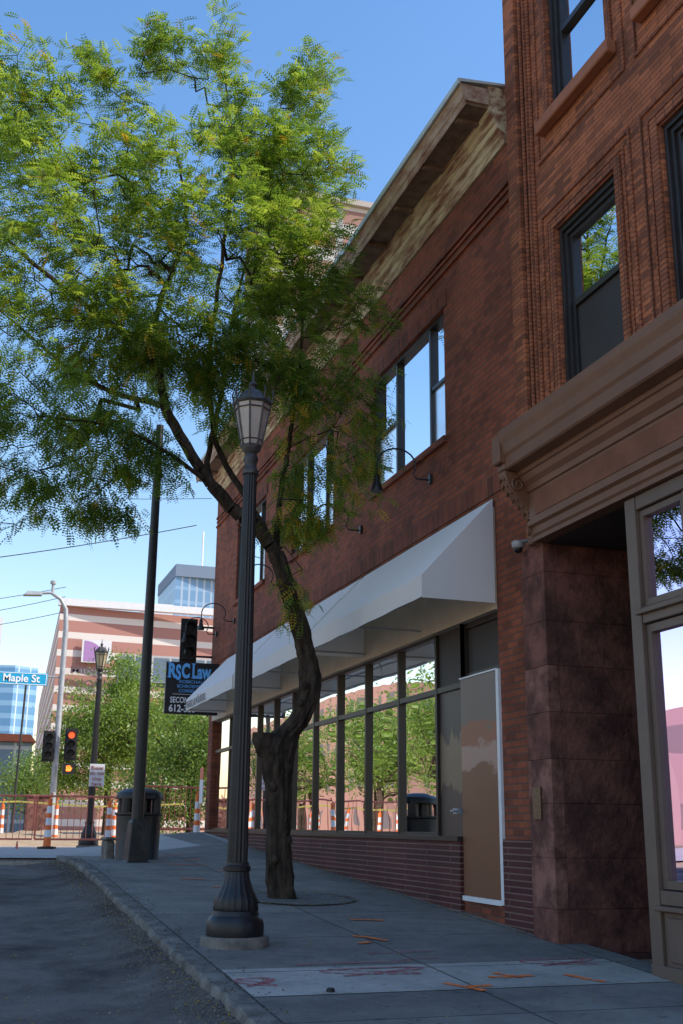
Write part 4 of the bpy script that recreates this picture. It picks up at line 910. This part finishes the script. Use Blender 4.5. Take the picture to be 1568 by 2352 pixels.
hb=bx("pedestrian_signal",M['black'],SP,3.22,3.62,39.6,39.8,1.62,1.98)
m=MB()
for k in range(4): m.box(3.335+k*.042,3.365+k*.042,39.585,39.599,1.8,1.91-.015*abs(k-1.5))
m.box(3.335,3.491,39.585,39.599,1.71,1.799);m.add([(3.49,39.59,1.72),(3.54,39.59,1.82),(3.52,39.59,1.84),(3.49,39.59,1.79)],[(0,1,2,3)]);m.obj("hand_symbol",M['handlamp'],hb)
SN=thing("street_name_sign",(2.0,39.8,4.7),"blue street name sign with white letters","sign")
bx("board",M['blue'],SN,.75,2.5,39.75,39.79,4.55,4.98,bevel=.01)
m=MB();z0,z1,x0,x1=4.57,4.96,.78,2.47
m.box(x0,x1,39.742,39.749,z0,z0+.02);m.box(x0,x1,39.742,39.749,z1-.02,z1);m.box(x1-.02,x1,39.742,39.749,z0+.02,z1-.02);m.obj("border",M['textwhite'],SN)
text("Maple St",.36,(1.02,39.74,4.66),(1,0,0),(0,0,1),M['textwhite'],"lettering",SN,bold=.006,sx=.98)
e=thing("thin_light_pole",(2.4,55,-.5),"thin grey street light pole in the distance","street light")
MB().tube([(2.4,55,-.5),(2.5,55,6.3),(2.8,55,6.6)],.05,8).obj("post",M['blackworn'],e)
WG="overhead cables crossing the street"
def wire(a,b,sag=.3,r=.012):
    w=[tuple(Vector(a).lerp(Vector(b),t)-Vector((0,0,sag*4*t*(1-t)))) for t in fr(0,1,16)]
    m=MB();m.tube(w,r,5);o=m.obj("overhead_cable",M['black']);tag(o,"thin black overhead cable across the street","cable",WG)
wire((-6,30,5.5),(5.6,30,8.1),.2,.013);wire((-6,40,11.0),(8,40,11.9),.2,.012);wire((-5,40,6.0),(2.9,40,7.75),.2,.011);wire((-5,40,6.6),(2.9,40,8.1),.2,.011);wire((-5,40,5.6),(2.9,40,7.2),.2,.011)

# ---------------------------------------------------------------- light, sky, camera
el=math.radians(44);hx,hy=.87,-.49;ts=Vector((hx*math.cos(el),hy*math.cos(el),math.sin(el)))
sun=bpy.data.lights.new("sun","SUN");sun.energy=5.0;sun.angle=math.radians(.5);sun.color=(1,.94,.84)
so=bpy.data.objects.new("sun",sun);so.rotation_euler=ts.to_track_quat('Z','Y').to_euler();so.location=(20,-15,30);COL.objects.link(so)
w=bpy.data.worlds.new("World");scene.world=w;w.use_nodes=True;nt=w.node_tree
sk_=nt.nodes.new("ShaderNodeTexSky");sk_.sky_type='NISHITA';sk_.sun_disc=False;sk_.sun_elevation=el;sk_.sun_rotation=math.atan2(hx,hy);sk_.altitude=200;sk_.air_density=1.5;sk_.dust_density=.9;sk_.ozone_density=2.8
hs=nt.nodes.new("ShaderNodeHueSaturation");hs.inputs["Saturation"].default_value=1.26;hs.inputs["Value"].default_value=1.6
gn=nt.nodes.new("ShaderNodeVectorMath");gn.operation='MULTIPLY';gn.inputs[1].default_value=(1.15,1.0,1.02)
nt.links.new(sk_.outputs[0],hs.inputs["Color"]);nt.links.new(hs.outputs[0],gn.inputs[0]);nt.links.new(gn.outputs[0],nt.nodes["Background"].inputs[0]);nt.nodes["Background"].inputs[1].default_value=.15
cam=bpy.data.cameras.new("camera");co=bpy.data.objects.new("camera",cam);COL.objects.link(co);scene.camera=co
cam.sensor_fit='VERTICAL';cam.sensor_height=24;cam.sensor_width=16;cam.lens=2563/2352*24;cam.clip_end=6000;cam.clip_start=.05
r0=Vector((math.cos(PS),-math.sin(PS),0));u0=Vector((-math.sin(TH)*math.sin(PS),-math.sin(TH)*math.cos(PS),math.cos(TH)));f0=Vector((math.cos(TH)*math.sin(PS),math.cos(TH)*math.cos(PS),math.sin(TH)))
R=r0*math.cos(RO)+u0*math.sin(RO);U_=u0*math.cos(RO)-r0*math.sin(RO)
co.matrix_world=Matrix(((R.x,U_.x,-f0.x,0),(R.y,U_.y,-f0.y,0),(R.z,U_.z,-f0.z,0),(0,0,0,1)))
scene.view_settings.view_transform='Standard';scene.view_settings.look='None';scene.view_settings.exposure=0
